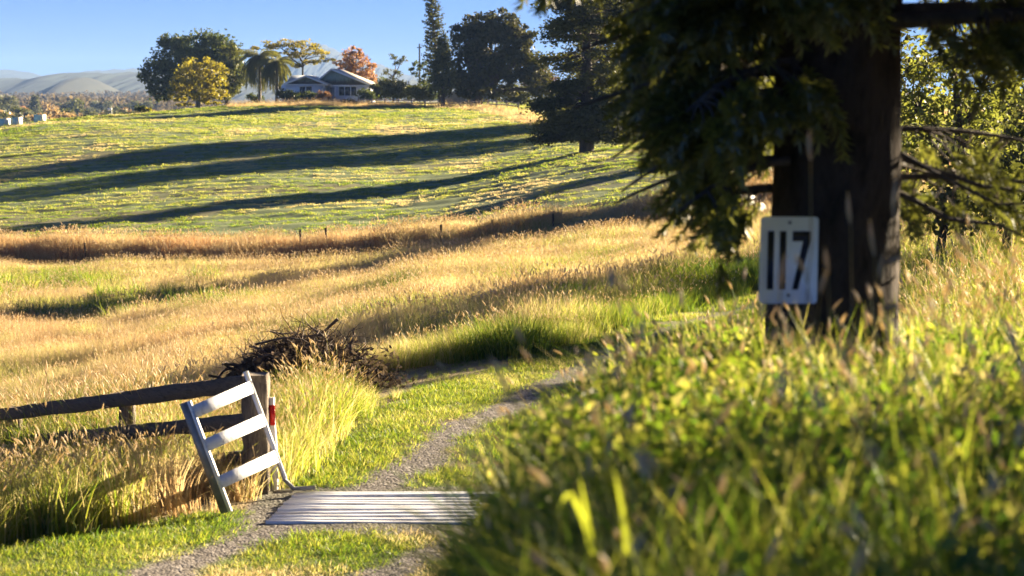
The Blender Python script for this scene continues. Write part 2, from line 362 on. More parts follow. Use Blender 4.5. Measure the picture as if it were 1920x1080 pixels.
for k in range(3): tuft('green%d' % k, 52, .24, .62, .5, .012, .55, 4, 3, .85, seed=40+k, headl=.08, headr=.006)
for k in range(3): tuft('mow%d' % k, 70, .16, .060, .5, .007, 1.0, 2, 0, seed=50+k)
for k in range(3): tuft('pasture%d' % k, 60, .42, .13, .5, .035, .9, 2, 0, seed=60+k)
for k in range(4): tuft('lush%d' % k, 48, .16, .62, .4, .013, .75, 5, 0, .85, seed=70+k, headl=.09, headr=.006)
for k in range(3): tuft('leafy%d' % k, 14, .15, .55, .3, .010, .5, 4, 0, seed=80+k, oval=110, osz=.022)
for k in range(3): tuft('foxtail%d' % k, 8, .08, .6, .4, .010, .6, 4, 3, .85, seed=90+k, headl=.07, headr=.006)
for k in range(3): tuft('dryclump%d' % k, 60, .22, .7, .4, .013, .7, 4, 6, 1.0, seed=96+k, headl=.12, headr=.008)
def pts(n, y0, y1, p0, p1, power=2.0):
    """n random ground points between depths y0..y1 inside the fan px p0..p1, uniform per square metre"""
    u = rng.random(n); Y = (y0**power+u*(y1**power-y0**power))**(1/power); px = rng.uniform(p0, p1, n)
    return (px-960)/F*Y, Y
def keep(X, Y, m): return X[m], Y[m]
def clear(X, Y): return ~((X > -3.45) & (X < 1.5) & (Y > 18.2) & (Y < 20.3) & (X > -2.35 )) & (gravel(X, Y) < .35)
# gold field
X, Y = pts(30000, 20, 62, -120, 1750); m = tall_left(X, Y) & clear(X, Y) & (fbm(X/1.2, Y/1.2, 201, 3) > .25); X, Y = keep(X, Y, m)
def gtint(X, Y):
    nz = fbm(X/4, Y/5, 211, 4); edge = np.interp(Y, XE_Y, XE_X)-X; pxx = pxof(X, Y)
    t = .60+.75*(nz-.5)
    green = np.clip(1-edge/np.interp(pxx, [500,800,1000,1300], [1.0,3.5,5,6]), 0, 1)*sstep(480, 760, pxx) + .8*sstep(.60,.75,fbm(X/3, Y/3, 219, 3))
    return t-.38*np.clip(green, 0, 1)+rng.normal(0, .06, len(X))
thin = (Y > 28) | (rng.random(len(X)) < .5) ; X, Y = X[thin], Y[thin]; hs = (.25+1.25*fbm(X/2.2, Y/2.8, 202, 3)); hs = hs*np.interp(Y, [19,24,30,60], [.95,1.0,1.05,1.1])
FPX = [-200, 0, 460, 500, 560, 640, 720, 820]; FYT = [890, 865, 790, 700, 690, 725, 780, 800]; BYT = [745, 735, 655, 640, 655, 690, 745, 700]
def leftlim(X, Y, h, jit=.06):     # lower sward along the fence and round the branch heap
    p_ = pxof(X, Y); yf = np.interp(p_, FPX, FYT); fy = np.interp(p_, [0,475,520], [26,20,18.5])
    yt = np.where(Y < fy, yf, np.where(Y < 31, np.interp(p_, FPX, BYT), 400)); zl = CAMZ-(yt-HOR)/F*Y+rng.normal(0, jit, len(X)); return np.clip((zl-zt(X, Y))/h, .12, 9)
hs = np.minimum(hs, leftlim(X, Y, .80))
nearleft = (Y < 24); t_ = gtint(X, Y); t_ = np.where(nearleft, .30+.5*(fbm(X/.9, Y/.9, 205, 2)-.3)*1.0+.12*(X > -3.6), t_)
w1 = sstep(1, 4, np.hypot(X+4.2, (Y-27.2)))         # keep the brush pile visible
hs *= .55+.45*w1
scatter('tall_dry_grass', ['gold0','gold1','gold2','gold3'], X, Y, hs, t_)
X, Y = pts(30000, 58, 125, -120, 1800); m = tall_left(X, Y) & gold_zone(X, Y) & (fbm(X/2.0, Y/2.5, 203, 3) > .22); X, Y = keep(X, Y, m)
g_ = np.interp(pxof(X, Y), *GULY); bank = np.exp(-((Y-g_-4)/4.0)**2)
t_ = .62+.60*(fbm(X/5, Y/6, 212, 4)-.5)+.30*bank*(fbm(X/3, Y/3, 230, 2)-.15)-.20*sstep(.58,.72,fbm(X/7, Y/7, 233, 3))*(1-bank)+rng.normal(0,.05,len(X))
hs = (.15+1.35*fbm(X/3, Y/3.5, 204, 4))*(1+.5*bank*(2*fbm(X/3.5, Y/2.5, 209, 2)-.4))*np.where(Y > g_+1, 1, .9)*(1-.45*np.exp(-((Y-g_+.3)/1.6)**2))
scatter('far_dry_grass', ['goldf0','goldf1','goldf2','goldf3'], X, Y, hs, t_)
# green weeds in the left of the field
X, Y = pts(900, 62, 84, -60, 420); m = fbm(X/3, Y/3, 240, 2) > .52; X, Y = keep(X, Y, m)
scatter('green_weeds', ['weed0','weed1','weed2'], X, Y, rng.uniform(.6, 1.3, len(X)), rng.uniform(.2, .36, len(X)))
# bright clumps along the fence and the lane's left edge
X, Y = pts(5200, 17, 27, -160, 760); m = tall_left(X, Y) & clear(X, Y) & (X < np.interp(Y, XE_Y, XE_X)-.05); X, Y = keep(X, Y, m)
pxx = pxof(X, Y); behind = (Y > np.interp(pxx, [0,475,520], [26,20,18.5])); thin = rng.random(len(X)) < np.where(behind, .45, .75); X, Y, pxx = X[thin], Y[thin], pxx[thin]; dry = sstep(180, 330, pxx)*sstep(560, 420, pxx)*(Y < 20.5)
t_ = .28+.14*rng.random(len(X))+.26*(fbm(X/.8, Y/.8, 250, 2)-.4)+.33*dry
m = rng.random(len(X)) < np.where(dry > .3, .55, 1)*(1-.72*((X > -3.7) & (X < -2.2) & (Y < 19.6)))
X, Y, t_ = X[m], Y[m], t_[m]
hs = rng.uniform(.7, 1.35, len(X))*np.interp(pxof(X, Y), [0,300,440,520,640], [1.15,.95,.42,.62,1.0])*np.where(Y < 18.6, .75, 1)
hs = np.minimum(hs, leftlim(X, Y, .95, .08))
scatter('verge_grass', ['green0','green1','green2','dryclump0','weed0','weed1','foxtail0'], X, Y, hs, t_, idx=np.where(rng.random(len(X)) < .42, rng.integers(3, 7, len(X)), rng.integers(0, 3, len(X))))
# mown verge of the lane
X, Y = pts(46000, 14.5, 46, -60, 1500); m = ~tall_left(X, Y) & ~tall_bank(X, Y) & (gravel(X, Y) < .45) & clear(X, Y) & (fbm(X/.9, Y/.9, 260, 3) > .30); X, Y = keep(X, Y, m)
t_ = .20+.32*(fbm(X/1.3, Y/1.3, 262, 4)-.35)+rng.normal(0, .03, len(X)); t_ += .3*sstep(.58, .7, fbm(X/2, Y/2, 264, 2))*(Y < 20)
scatter('mown_grass', ['mow0','mow1','mow2'], X, Y, rng.uniform(.7, 1.5, len(X))*(1+.8*(fbm(X/1.5, Y/1.5, 263, 2)-.4)), t_, lean=.05)
# pasture on the hill
X, Y = pts(76000, 85, 345, -180, 1960, power=1.55); rw = .5+.5*np.sin(furrow(X, Y)*2)
m = ~gold_zone(X, Y) & (rng.random(len(X)) < .22+.85*rw**1.5) & (fbm(X/4, Y/4, 270, 3) > .28) ; X, Y = keep(X, Y, m)
t_ = .27+.34*(fbm(X/12, Y/16, 271, 4)-.4)+.25*sstep(.62,.72,fbm(X/6, Y/14, 277, 3))+rng.normal(0, .035, len(X))
straw = np.exp(-((Y-(292+.10*np.abs(pxof(X,Y)-620)*0))/9)**2)*sstep(430, 500, pxof(X, Y))*0
strip = sstep(775, 860, pxof(X, Y))*sstep(0, 12, Y-np.interp(pxof(X, Y), [775,850,900,950,1000,1060], [285,280,268,245,215,190]))*sstep(34, 16, Y-np.interp(pxof(X, Y), [775,850,900,950,1000,1060], [285,280,268,245,215,190]))
t_ = t_+.50*strip
scatter('pasture_grass', ['pasture0','pasture1','pasture2'], X, Y, rng.uniform(.35, 1.15, len(X))*(.6+.8*fbm(X/5, Y/9, 278, 3))*np.interp(Y, [100,320], [.85,1.5]), t_, lean=.1, flatz=None)
X, Y = pts(1500, 205, 310, 780, 1240, 1.5); q = np.interp(pxof(X, Y), [775,850,900,950,1000,1060,1200], [286,281,268,245,218,195,180]); m = (Y > q) & (Y < q+34); X, Y = keep(X, Y, m)
X2, Y2 = pts(900, 290, 304, 430, 780, 1); X = np.r_[X, X2]; Y = np.r_[Y, Y2]
scatter('straw_strip', ['goldf0','goldf1','goldf2'], X, Y, np.where(Y > 289, .85, 1)*rng.uniform(.7, 1.7, len(X)), rng.uniform(.58, .85, len(X)))
# the bank at the right: tall lush grass
X, Y = pts(5600, 2.6, 16, 840, 2150); m = tall_bank(X, Y) & ~((np.abs(X-1.65) < .42) & (np.abs(Y-10) < .45)); X, Y = keep(X, Y, m)
t_ = .185+.14*rng.random(len(X))+.18*(fbm(X/.9, Y/1.2, 280, 3)-.4)
kinds = ['lush0','lush1','lush2','lush3','leafy0','leafy1','leafy2','foxtail0','foxtail1','foxtail2']
u = rng.random(len(X))+.04; lf = fbm(X/.8, Y/1.2, 281, 2) > .45
idx = np.where(u < .16, 7+rng.integers(0, 3, len(X)), np.where((u < .75) & lf, 4+rng.integers(0, 3, len(X)), rng.integers(0, 4, len(X))))
hs = rng.uniform(.65, 1.25, len(X))*np.interp(pxof(X, Y), [840,1000,1250,1900], [.62,.85,1.0,1.05])
def toplim(X, Y, h, jit=.10):     # the sward is lower towards the lane: nothing on the bank stands above this line
    yt = np.interp(pxof(X, Y), [860,930,1000,1100,1200,1330,1400,1440,1520,1680,1740,1850,2000], [1000,900,800,715,665,625,590,585,660,640,560,500,470])
    zl = CAMZ-(yt-HOR)/F*Y + rng.normal(0, jit, len(X))*Y/10
    return np.clip((zl-zt(X, Y))/h, 0, 9)
lim = toplim(X, Y, .60); pq = pxof(X, Y); ok = (lim > .22) & ~((Y < 4.5) & (pq > 1010) & (pq < 1185) & (rng.random(len(X)) < .8)); X, Y, t_, idx, hs, lim = X[ok], Y[ok], t_[ok], idx[ok], hs[ok], lim[ok]; hs = np.minimum(hs, lim*np.where(idx >= 7, .66, 1))
scatter('bank_grass', kinds, X, Y, hs, t_, idx)
X, Y = pts(9000, 15, 62, 900, 2200); m = tall_bank(X, Y) & clear(X, Y); X, Y = keep(X, Y, m)
hb_ = rng.uniform(.55, 1.1, len(X))*np.interp(pxof(X, Y), [900,1200,1500,1750,1900], [.45,.55,.7,1.1,1.2]); lim = toplim(X, Y, .62, .03)
ok = (lim > .2) | (pxof(X, Y) > 1720) | (Y > 30); X, Y, hb_, lim = X[ok], Y[ok], hb_[ok], lim[ok]; hb_ = np.where(Y > 30, hb_, np.minimum(hb_, lim))
scatter('bank_grass_beyond', ['green0','green1','green2','leafy0','gold0','gold1'], X, Y, hb_, .27+.2*rng.random(len(X))+.2*(fbm(X/2, Y/2, 290, 2)-.4),
        idx=np.where(rng.random(len(X)) < .25, rng.integers(4, 6, len(X)), rng.integers(0, 4, len(X))))
# ------------------------------------------------------------------ trees
def leaves(mb, P, size, r, aniso=1.0, up=0.0):
    """one small lozenge leaf clump at every point of P"""
    n_ = len(P); u = rng.normal(size=(n_, 3)); u[:,2] *= aniso; u /= np.linalg.norm(u, axis=1)[:,None]
    v = np.cross(u, rng.normal(size=(n_, 3))); v /= np.linalg.norm(v, axis=1)[:,None]
    s = (size*rng.uniform(.6, 1.35, n_))[:,None]
    V = np.stack([P-u*s, P-v*s*.55, P+u*s, P+v*s*.55], 1).reshape(-1, 3)
    q = np.arange(n_*4).reshape(-1, 4); mb.add(V, [q], np.repeat(np.broadcast_to(r, (n_,)), 4))
def lobe_points(c, rad, n_cl, per, sp, shell=.55, lower=1.0):
    """clumps near the surface of an ellipsoid lobe; returns points and a per-clump random"""
    d = rng.normal(size=(n_cl, 3)); d /= np.linalg.norm(d, axis=1)[:,None]; d[:,2] = np.where(d[:,2] < 0, d[:,2]*lower, d[:,2])
    rr = shell+(1-shell)*rng.random(n_cl)**.6
    cc = np.array(c)+d*np.array(rad)*rr[:,None]
    P = np.repeat(cc, per, 0)+rng.normal(size=(n_cl*per, 3))*np.array(sp)
    return P, np.repeat(rng.random(n_cl), per), cc
def bend(a, b, k=5, w=.08):
    a, b = np.array(a, float), np.array(b, float); L_ = np.linalg.norm(b-a); P = [a+(b-a)*t for t in np.linspace(0, 1, k)]
    off = rng.normal(size=3)*L_*w; return [p+off*math.sin(math.pi*i/(k-1))+(rng.normal(size=3)*L_*w*.25 if 0 < i < k-1 else 0) for i, p in enumerate(P)]
def lobe_tree(name, label, base_px, Y, lobes, leafm, size, dens=1.0, trunk_r=.35, fork=.35, bark=BARK, group=None, spread=.16, shell=.5, cat='tree', per=26, dy=0.0, twigs=0, x=None):
    """lobes: (px, py, rx_px, ry_px, depth offset m)"""
    b = at(base_px, 200, Y); b.z = z1(b.x, Y)-.05; root = empty(name, b, 0, label, cat, group); S = Y/F
    tb_ = MB(); cr = MB(); ls = []
    for (px, py, rx, ry, dz) in lobes:
        c = at(px, py, Y)-b; c.y = dz; ls.append((np.array(c), np.array([rx*S, (rx*S*.9+ry*S*.3)*.85, ry*S])))
    zmin = min(c[2]-r[2] for c, r in ls); top = max(c[2] for c, r in ls)
    fz = max(.35, zmin+fork*(top-zmin)); f0 = np.array([rng.normal(0, .1), 0, fz])
    tb_.tube(bend((0,0,-.2), f0, 5, .04), [trunk_r*1.25, trunk_r, trunk_r*.9, trunk_r*.82, trunk_r*.75], 8)
    for c, r in ls:
        tb_.tube(bend(f0, c, 6, .10), list(np.linspace(trunk_r*.6, trunk_r*.15, 6)), 5)
        area = r[0]*r[2]
        n_cl = max(6, int(dens*area*6.0)); P, cr_, cc = lobe_points(c, r, n_cl, per, (spread*max(r[0], 1),)*2+(spread*.7*max(r[2], 1),), shell, .85)
        leaves(cr, P, size, np.clip(cr_*.6+rng.random(len(P))*.4, 0, 1))
        for q in cc[::max(1, len(cc)//(10+twigs))]:
            tb_.tube(bend(c, q, 4, .1), [trunk_r*.16, trunk_r*.1, trunk_r*.07, trunk_r*.04], 3, cap=False)
    tb_.build('trunk', bark, root, True); cr.build('crown', leafm, root)
    return root
def LM(name, a, b, **k): return leafmat(name, [(0, a), (1, b)], **k)
L_dark = LM('dark_leaf', (.030,.042,.010), (.10,.12,.025), trans=.4, gloss=.02)
L_olive = LM('olive_leaf', (.035,.045,.010), (.13,.13,.025), trans=.35, gloss=.02)
L_yel = LM('yellow_green_leaf', (.12,.115,.01), (.33,.27,.025), trans=.45, gloss=.02)
L_poin = LM('feathery_leaf', (.12,.12,.02), (.34,.27,.05), trans=.45, gloss=.02)
L_org = LM('autumn_leaf', (.22,.10,.045), (.40,.22,.10), trans=.4, gloss=.03)
L_pine = LM('pine_needles', (.024,.030,.008), (.10,.10,.022), trans=.38, gloss=.02)
L_fig = LM('fig_leaf', (.026,.028,.008), (.075,.07,.018), trans=.35, gloss=.02)
L_bush = LM('shrub_leaf', (.03,.040,.012), (.10,.10,.03), trans=.3, gloss=.02)
L_lit = LM('fresh_leaf', (.075,.095,.015), (.22,.22,.045), trans=.5, gloss=.02)
L_brown = LM('dry_leaf', (.12,.06,.03), (.24,.14,.07), trans=.3, gloss=.03)
lobe_tree('broadleaf_tree', 'big dark round tree at the left end of the hilltop clump', 372, 336,
    [(375,95,48,36,0),(330,110,40,38,1),(295,140,30,30,0),(345,150,45,40,0),(410,100,38,34,-1),(300,165,24,26,0),(430,125,28,36,0),(390,160,50,30,2),(318,82,22,20,0)], L_dark, .30, 1.25, .5)
lobe_tree('broadleaf_tree', 'tall olive tree between the dark round tree and the palms', 428, 328,
    [(432,105,26,26,0),(440,145,26,30,0),(420,165,24,26,0)], L_olive, .28, 1.2, .35)
lobe_tree('broadleaf_tree', 'golden green tree in front of the big dark tree on the hilltop', 372, 294,
    [(372,128,40,22,0),(398,140,28,26,0),(345,150,28,22,0),(410,168,22,22,-1),(330,175,22,18,0),(372,165,34,24,-1),(395,185,26,14,0),(340,192,20,10,0)], L_yel, .22, 1.3, .22, bark=BARKL, spread=.13)
lobe_tree('flat_topped_tree', 'open yellow green tree with a flat crown behind the house', 568, 350,
    [(505,85,22,9,0),(535,82,26,9,0),(570,84,30,10,0),(590,98,26,9,0),(612,110,18,7,0),(560,103,22,8,0),(540,98,18,8,0),(480,90,10,4,0),(585,118,20,7,0),(555,122,14,7,0)], L_poin, .20, 1.5, .26, fork=.1, bark=BARK, spread=.15, twigs=8)
lobe_tree('autumn_tree', 'round rust orange tree behind the right side of the house', 668, 352,
    [(660,112,22,22,0),(645,125,22,20,0),(680,130,24,24,0),(668,100,14,14,0),(690,148,20,16,0),(660,148,30,16,0)], L_org, .20, 1.5, .25, bark=BARKL, spread=.12, twigs=10)
lobe_tree('knobbly_tree', 'nearly bare knobbly tree right of the orange tree', 738, 318,
    [(735,107,9,6,0),(748,120,8,6,0),(725,135,8,5,0),(756,112,6,6,0),(742,138,10,7,0)], L_olive, .14, 1.2, .16, fork=.05, bark=BARK, spread=.2, twigs=5)
lobe_tree('small_tree', 'small dark open tree left of the tall thin pine', 795, 312,
    [(788,120,14,9,0),(780,135,14,9,0),(800,145,14,12,0),(795,165,16,16,0)], L_dark, .2, 1.4, .18)
lobe_tree('fig_tree', 'huge dark fig tree with a domed crown near the middle of the hilltop', 893, 300,
    [(905,52,36,30,0),(940,45,30,26,0),(880,80,34,40,0),(960,75,34,34,0),(925,100,55,48,2),(890,130,42,40,0),(970,115,40,36,0),(1000,135,32,36,0),(925,160,45,30,0),(880,165,26,26,0),(985,70,18,22,0),(868,60,16,14,0),(1015,165,30,20,0)], L_fig, .32, 1.15, .9, fork=.15, shell=.6)
lobe_tree('cypress_tree', 'dense dark cone shaped tree below the tall thin pine', 832, 290,
    [(832,80,9,18,0),(832,105,15,24,0),(833,135,21,28,0),(834,160,25,24,0)], L_pine, .22, 2.6, .32, shell=.45, spread=.2)
# shrubs along the hilltop
for k, (px, py, rx, ry, Y, m, lb) in enumerate([
    (548,180,15,11,304,L_dark,'dark rounded shrub at the left corner of the house'),
    (582,181,17,9,303,L_dark,'wide dark shrub below the double window of the house'),
    (607,180,12,8,303,L_brown,'brownish shrub beside the white verandah post'),
    (688,178,18,10,303,L_dark,'clipped dark hedge right of the verandah windows'),
    (706,172,15,15,306,L_bush,'rounded dark shrub at the right end of the house'),
    (745,168,32,20,310,L_bush,'broad olive shrub below the knobbly tree'),
    (805,172,20,18,306,L_dark,'dark shrub at the foot of the cypress'),
    (722,165,14,20,312,L_dark,'upright dark shrub just right of the house'),
    (782,175,22,14,305,L_olive,'olive green shrub behind the white rail fence'),
    (968,178,24,20,312,L_bush,'leafy thicket to the right of the fig trunk'),
    (1010,150,28,24,330,L_brown,'brownish open shrub behind the hoop pine'),
    (530,176,10,9,306,L_olive,'low olive shrub between the palms and the house'),
    (478,184,14,8,322,L_dark,'low dark shrub at the foot of the palms'),
    (262,203,8,4,292,L_dark,'tiny dark bush alone on the left skyline'),
    (276,206,6,4,292,L_yel,'tiny golden bush on the left skyline'),
    (655,192,14,4,296,L_olive,'low tuft of weeds in front of the verandah')]):
    lobe_tree('shrub', lb, px, Y, [(px-rx*.35, py, rx*.75, ry, 0), (px+rx*.4, py+ry*.15, rx*.7, ry*.85, 0)], m, .17, 5, .06, fork=.05, cat='shrub', per=22, spread=.22, group='shrubs on the hilltop')
def palm(name, label, px, ytop, Y, n=46, fl=2.9, seed=0):
    g = np.random.default_rng(seed); b = at(px, 200, Y); b.z = z1(b.x, Y); root = empty(name, b, 0, label, 'palm tree', 'palms left of the house')
    H = at(px, ytop, Y).z-b.z; t = MB(); t.tube([(0,0,-.2),(.05,0,H*.5),(0,0,H)], [.30,.24,.20], 8); t.build('trunk', BARKL, root, True)
    f = MB()
    for k in range(n):
        a = g.uniform(0, 6.283); el = g.uniform(-1.2, 1.25); L_ = fl*g.uniform(.75, 1.15)*(1.25 if el < -.2 else 1); d = np.array([math.cos(a), math.sin(a), 0]); P = []; c = np.array([0,0,H])
        for i in range(9):
            e = el-(i/8)**.7*((1.62+el*.9) if el < .7 else 1.55); P.append(c.copy()); c = c+(d*math.cos(e)+np.array([0,0,math.sin(e)]))*L_/8
        f.tube(P, [.03]*9, 3, .8, cap=False); sd = np.cross(d, (0,0,1)); rk = g.random()
        for i in range(1, 9):
            for u in (0, .33, .66):
                if i < 8: p = P[i]*(1-u)+P[i+1]*u
                else: p = P[8]
                for s in (-1, 1):
                    tip = p+(sd*s*.30+np.array([0,0,-.42])+d*.18)*g.uniform(.8,1.3); wv = d*.055
                    f.add([p-wv, p+wv, tip], [[(0,1,2)]], rk*.6+.4*g.random())
    f.build('crown', LM('palm_leaf_'+str(seed), (.06,.065,.012), (.22,.21,.04), trans=.4, gloss=.04), root); return root
palm('palm_tree', 'shaggy palm with drooping fronds, left one of the pair', 487, 110, 320, 170, 3.9, 3)
palm('palm_tree', 'yellower palm closer to the house, right one of the pair', 519, 120, 318, 140, 3.3, 4)
def conifer(name, label, px, ybase, Y, ytop, tiers, leafm, lean=0, trunk_r=.35, size=.16, clump=(.5,.5,.16), per=40, bark=BARK, seed=0, nb=7, droop=-.1, tipup=.25, cat='pine tree', dead=0, fill=.35, jz=.08):
    """tiers: (photo y, reach in px, density)"""
    g = np.random.default_rng(seed); b = at(px, ybase, Y); b.z = z1(b.x, Y); root = empty(name, b, 0, label, cat); S = Y/F
    H = at(px, ytop, Y).z-b.z; t = MB(); t.tube([(lean*H*k_/6, 0, -.3+(H+.3)*k_/6) for k_ in range(7)], list(np.linspace(trunk_r*1.15, trunk_r*.15, 7)), 9)
    cr = MB(); dd = MB()
    for (py, reach, dens) in tiers:
        zt0 = at(px, py, Y).z-b.z; Rr = reach*S; off = g.uniform(0, 6.28)
        for k in range(nb):
            z = zt0+g.normal(0, jz)
            a = off+k*6.283/nb+g.normal(0, .2); L_ = Rr*g.uniform(.6, 1.15); d = np.array([math.cos(a), math.sin(a), 0]); p0 = np.array([lean*z, 0, z])
            P = [p0+d*L_*u+np.array([0,0,1])*L_*(droop*u+tipup*u*u*.8) for u in np.linspace(0, 1, 6)]
            t.tube(P, list(np.linspace(trunk_r*.2, trunk_r*.05, 6)), 4, cap=False)
            if dens <= 0: continue
            nn = max(1, int(dens*per*L_/2.5*2)); u = g.uniform(fill, 1.03, nn)**.8
            Q = p0+d*(L_*u)[:,None]+np.outer(L_*(droop*u+tipup*u*u*.8), [0,0,1])+g.normal(size=(nn,3))*np.array(clump)*(.4+.6*u)[:,None]
            leaves(cr, Q, size, np.clip(g.random()*.5+g.random(nn)*.5, 0, 1), aniso=.5)
        for k in range(dead):
            a = g.uniform(0, 6.28); d = np.array([math.cos(a), math.sin(a), 0]); p0 = np.array([0,0,z+g.uniform(-.4,.4)]); L_ = Rr*g.uniform(.4,.9)
            dd.tube(bend(p0, p0+d*L_+np.array([0,0,L_*g.uniform(.1,.45)]), 5, .06), [.04,.035,.03,.02,.012], 3, cap=False)
    t.build('trunk', bark, root, True); cr.build('crown', leafm, root)
    if dead: tag(dd.build('dead_branches', BARKL, root), kind='stuff')
    return root
conifer('tall_pine', 'very tall thin pine rising through the top of the frame', 826, 192, 306, -40,
    [(y, 8+ (y+40)*.115+2*math.sin(y), .9) for y in range(-34, 150, 6)], L_pine, lean=-.085, trunk_r=.26, size=.17, clump=(.18,.18,.12), per=34, seed=5, nb=7, droop=.0, tipup=.35, fill=.15)
conifer('hoop_pine', 'broad hoop pine standing in the pasture at the foot of its shadow', 1100, 283, 150, -120,
    [(-90,40,1),(-60,55,1),(-30,60,1.1),(-5,70,1.1),(18,85,1.2),(40,95,1.1),(62,90,.5),(85,75,.12),(105,90,.5),(128,70,.25),(150,85,1.2),(172,100,1.5),(190,105,1.7),(207,100,1.8),(222,90,1.8),(238,95,1.8),(252,75,1.5)],
    L_pine, trunk_r=.52, size=.13, clump=(.42,.42,.24), per=200, seed=8, nb=8, droop=-.16, tipup=.10, dead=5, fill=.34, jz=.42)
# ------------------------------------------------------------------ trees out of the main view line, right of and behind the hoop pine
def right_tree(px, py0, Y, w_, h_, m, label, tr=.3, name='broadleaf_tree', dens=1.0, size=.1):
    S = Y/F; cx, cy = px, py0
    lobe_tree(name, label, px, Y, [(px-w_*.28, py0, w_*.34, h_*.34, 0), (px+w_*.25, py0-h_*.12, w_*.34, h_*.36, .5), (px, py0-h_*.38, w_*.36, h_*.28, 0), (px-w_*.1, py0+h_*.25, w_*.42, h_*.26, -.5), (px+w_*.3, py0+h_*.28, w_*.26, h_*.22, 0)],
              m, size, dens, tr, per=34)
right_tree(1250, 90, 230, 300, 280, L_fig, 'dark broad tree right of the hoop pine', .6, size=.28)
right_tree(1400, 110, 210, 330, 320, L_bush, 'dusky tree behind the foliage left of the numbered trunk', .6, size=.28)
right_tree(1330, 250, 120, 170, 160, L_olive, 'lower olive tree seen through the hanging foliage', .3, size=.2)
right_tree(1560, 200, 95, 330, 360, L_fig, 'dark tree hidden behind the numbered trunk', .5, size=.2)
right_tree(1790, 205, 46, 240, 300, L_lit, 'sunlit yellow green tree just right of the numbered trunk', .22, dens=4.2, size=.075)
right_tree(1905, 150, 52, 220, 300, L_lit, 'sunlit yellow green tree at the right edge', .22, dens=4.0, size=.08)
right_tree(1990, 330, 40, 300, 260, L_bush, 'darker bushy tree cut by the right edge', .22, dens=4.2, size=.075)
right_tree(1760, 365, 38, 170, 130, L_bush, 'dark bush low behind the trunk on the right', .1, name='bush', dens=2.6, size=.08)
right_tree(1900, 380, 34, 130, 90, L_olive, 'olive bush above the tall grass at the right edge', .1, name='bush', dens=2.6, size=.08)
# ------------------------------------------------------------------ house on the hill
WALL = noisy('weatherboard_paint', (.64,.68,.72), (.78,.80,.84), 1.2, .6, .15, (.4,.4,9))
TRIM = noisy('white_trim_paint', (.72,.72,.70), (.82,.82,.80), 3, .45, .05)
ROOFM = noisy('grey_roof_sheet', (.30,.33,.35), (.45,.48,.49), 2, .4, .2, (1,1,1), metal=.2)
ROOFSUN = noisy('sunlit_roof_sheet', (.50,.42,.30), (.66,.58,.44), 2, .5, .2)  # right-hand slopes: sunlight put into a cream copy of the roof colour
GLASS = noisy('dark_window_glass', (.02,.025,.03), (.05,.055,.06), 2, .06, .0, spec=.8)
def gable_mat():
    m, n, out = newmat('streaked_green_sheet'); L = n.links.new
    tc = N(n, 'ShaderNodeTexCoord'); mp = N(n, 'ShaderNodeMapping', i={'Scale': (7,7,.5)}); L(tc.outputs['Object'], mp.inputs[0])
    no = N(n, 'ShaderNodeTexNoise', i={'Scale': 1, 'Detail': 6, 'Roughness': .7}); L(mp.outputs[0], no.inputs[0])
    sp = N(n, 'ShaderNodeSeparateXYZ'); L(tc.outputs['Object'], sp.inputs[0])
    a = N(n, 'ShaderNodeMath', operation='MULTIPLY_ADD', i={1: -.50, 2: 1.90}); L(sp.outputs['Z'], a.inputs[0])      # lichen grows from the lower edge
    b = N(n, 'ShaderNodeMath', operation='ADD'); L(a.outputs[0], b.inputs[0]); L(no.outputs[0], b.inputs[1])
    rp = ramp(n, [(.58, (.30,.36,.25)), (.85, (.05,.05,.04))]); L(b.outputs[0], rp.inputs[0])
    r0 = ramp(n, [(.3, (.24,.30,.20)), (.7, (.38,.44,.33))]); L(no.outputs[0], r0.inputs[0])
    mx = N(n, 'ShaderNodeMixRGB', blend_type='MIX'); f = ramp(n, [(.60, (0,0,0)), (.90, (1,1,1))]); L(b.outputs[0], f.inputs[0]); L(f.outputs[0], mx.inputs[0]); L(r0.outputs[0], mx.inputs[1]); mx.inputs[2].default_value = (.06,.055,.04,1)
    p = N(n, 'ShaderNodeBsdfPrincipled', i={'Roughness': .7}); L(mx.outputs[0], p.inputs[0])
    wv = N(n, 'ShaderNodeTexWave', bands_direction='X', i={'Scale': 4}); L(tc.outputs['Object'], wv.inputs[0])
    bu = N(n, 'ShaderNodeBump', i={'Strength': .5, 'Distance': .03}); L(wv.outputs[0], bu.inputs['Height']); L(bu.outputs[0], p.inputs['Normal']); L(p.outputs[0], out.inputs[0]); return m
GAB = gable_mat()
HY = 312.0; S = HY/F
hb = at(620, 190, HY); hz = hb.z
house = empty('house', hb, math.radians(-4), 'low pale farmhouse with two green streaked gables on the hilltop', 'house')
def hx(px): return (px-620)*S
def hzz(py): return (190-py)*S
def hpart(name, mb, m, par=house, **k): o = mb.build(name, m, par); return tag(o, **k) if k else o
w_ = MB(); w_.box((hx(541),-2.2,-1.2), (hx(610.5),6,hzz(158.5))); w_.box((hx(612),1.2,-1.2), (hx(689),9,hzz(160))); w_.box((hx(524),1.5,-1.2),(hx(540.5),7,hzz(159.5)))
hpart('wall', w_, WALL)
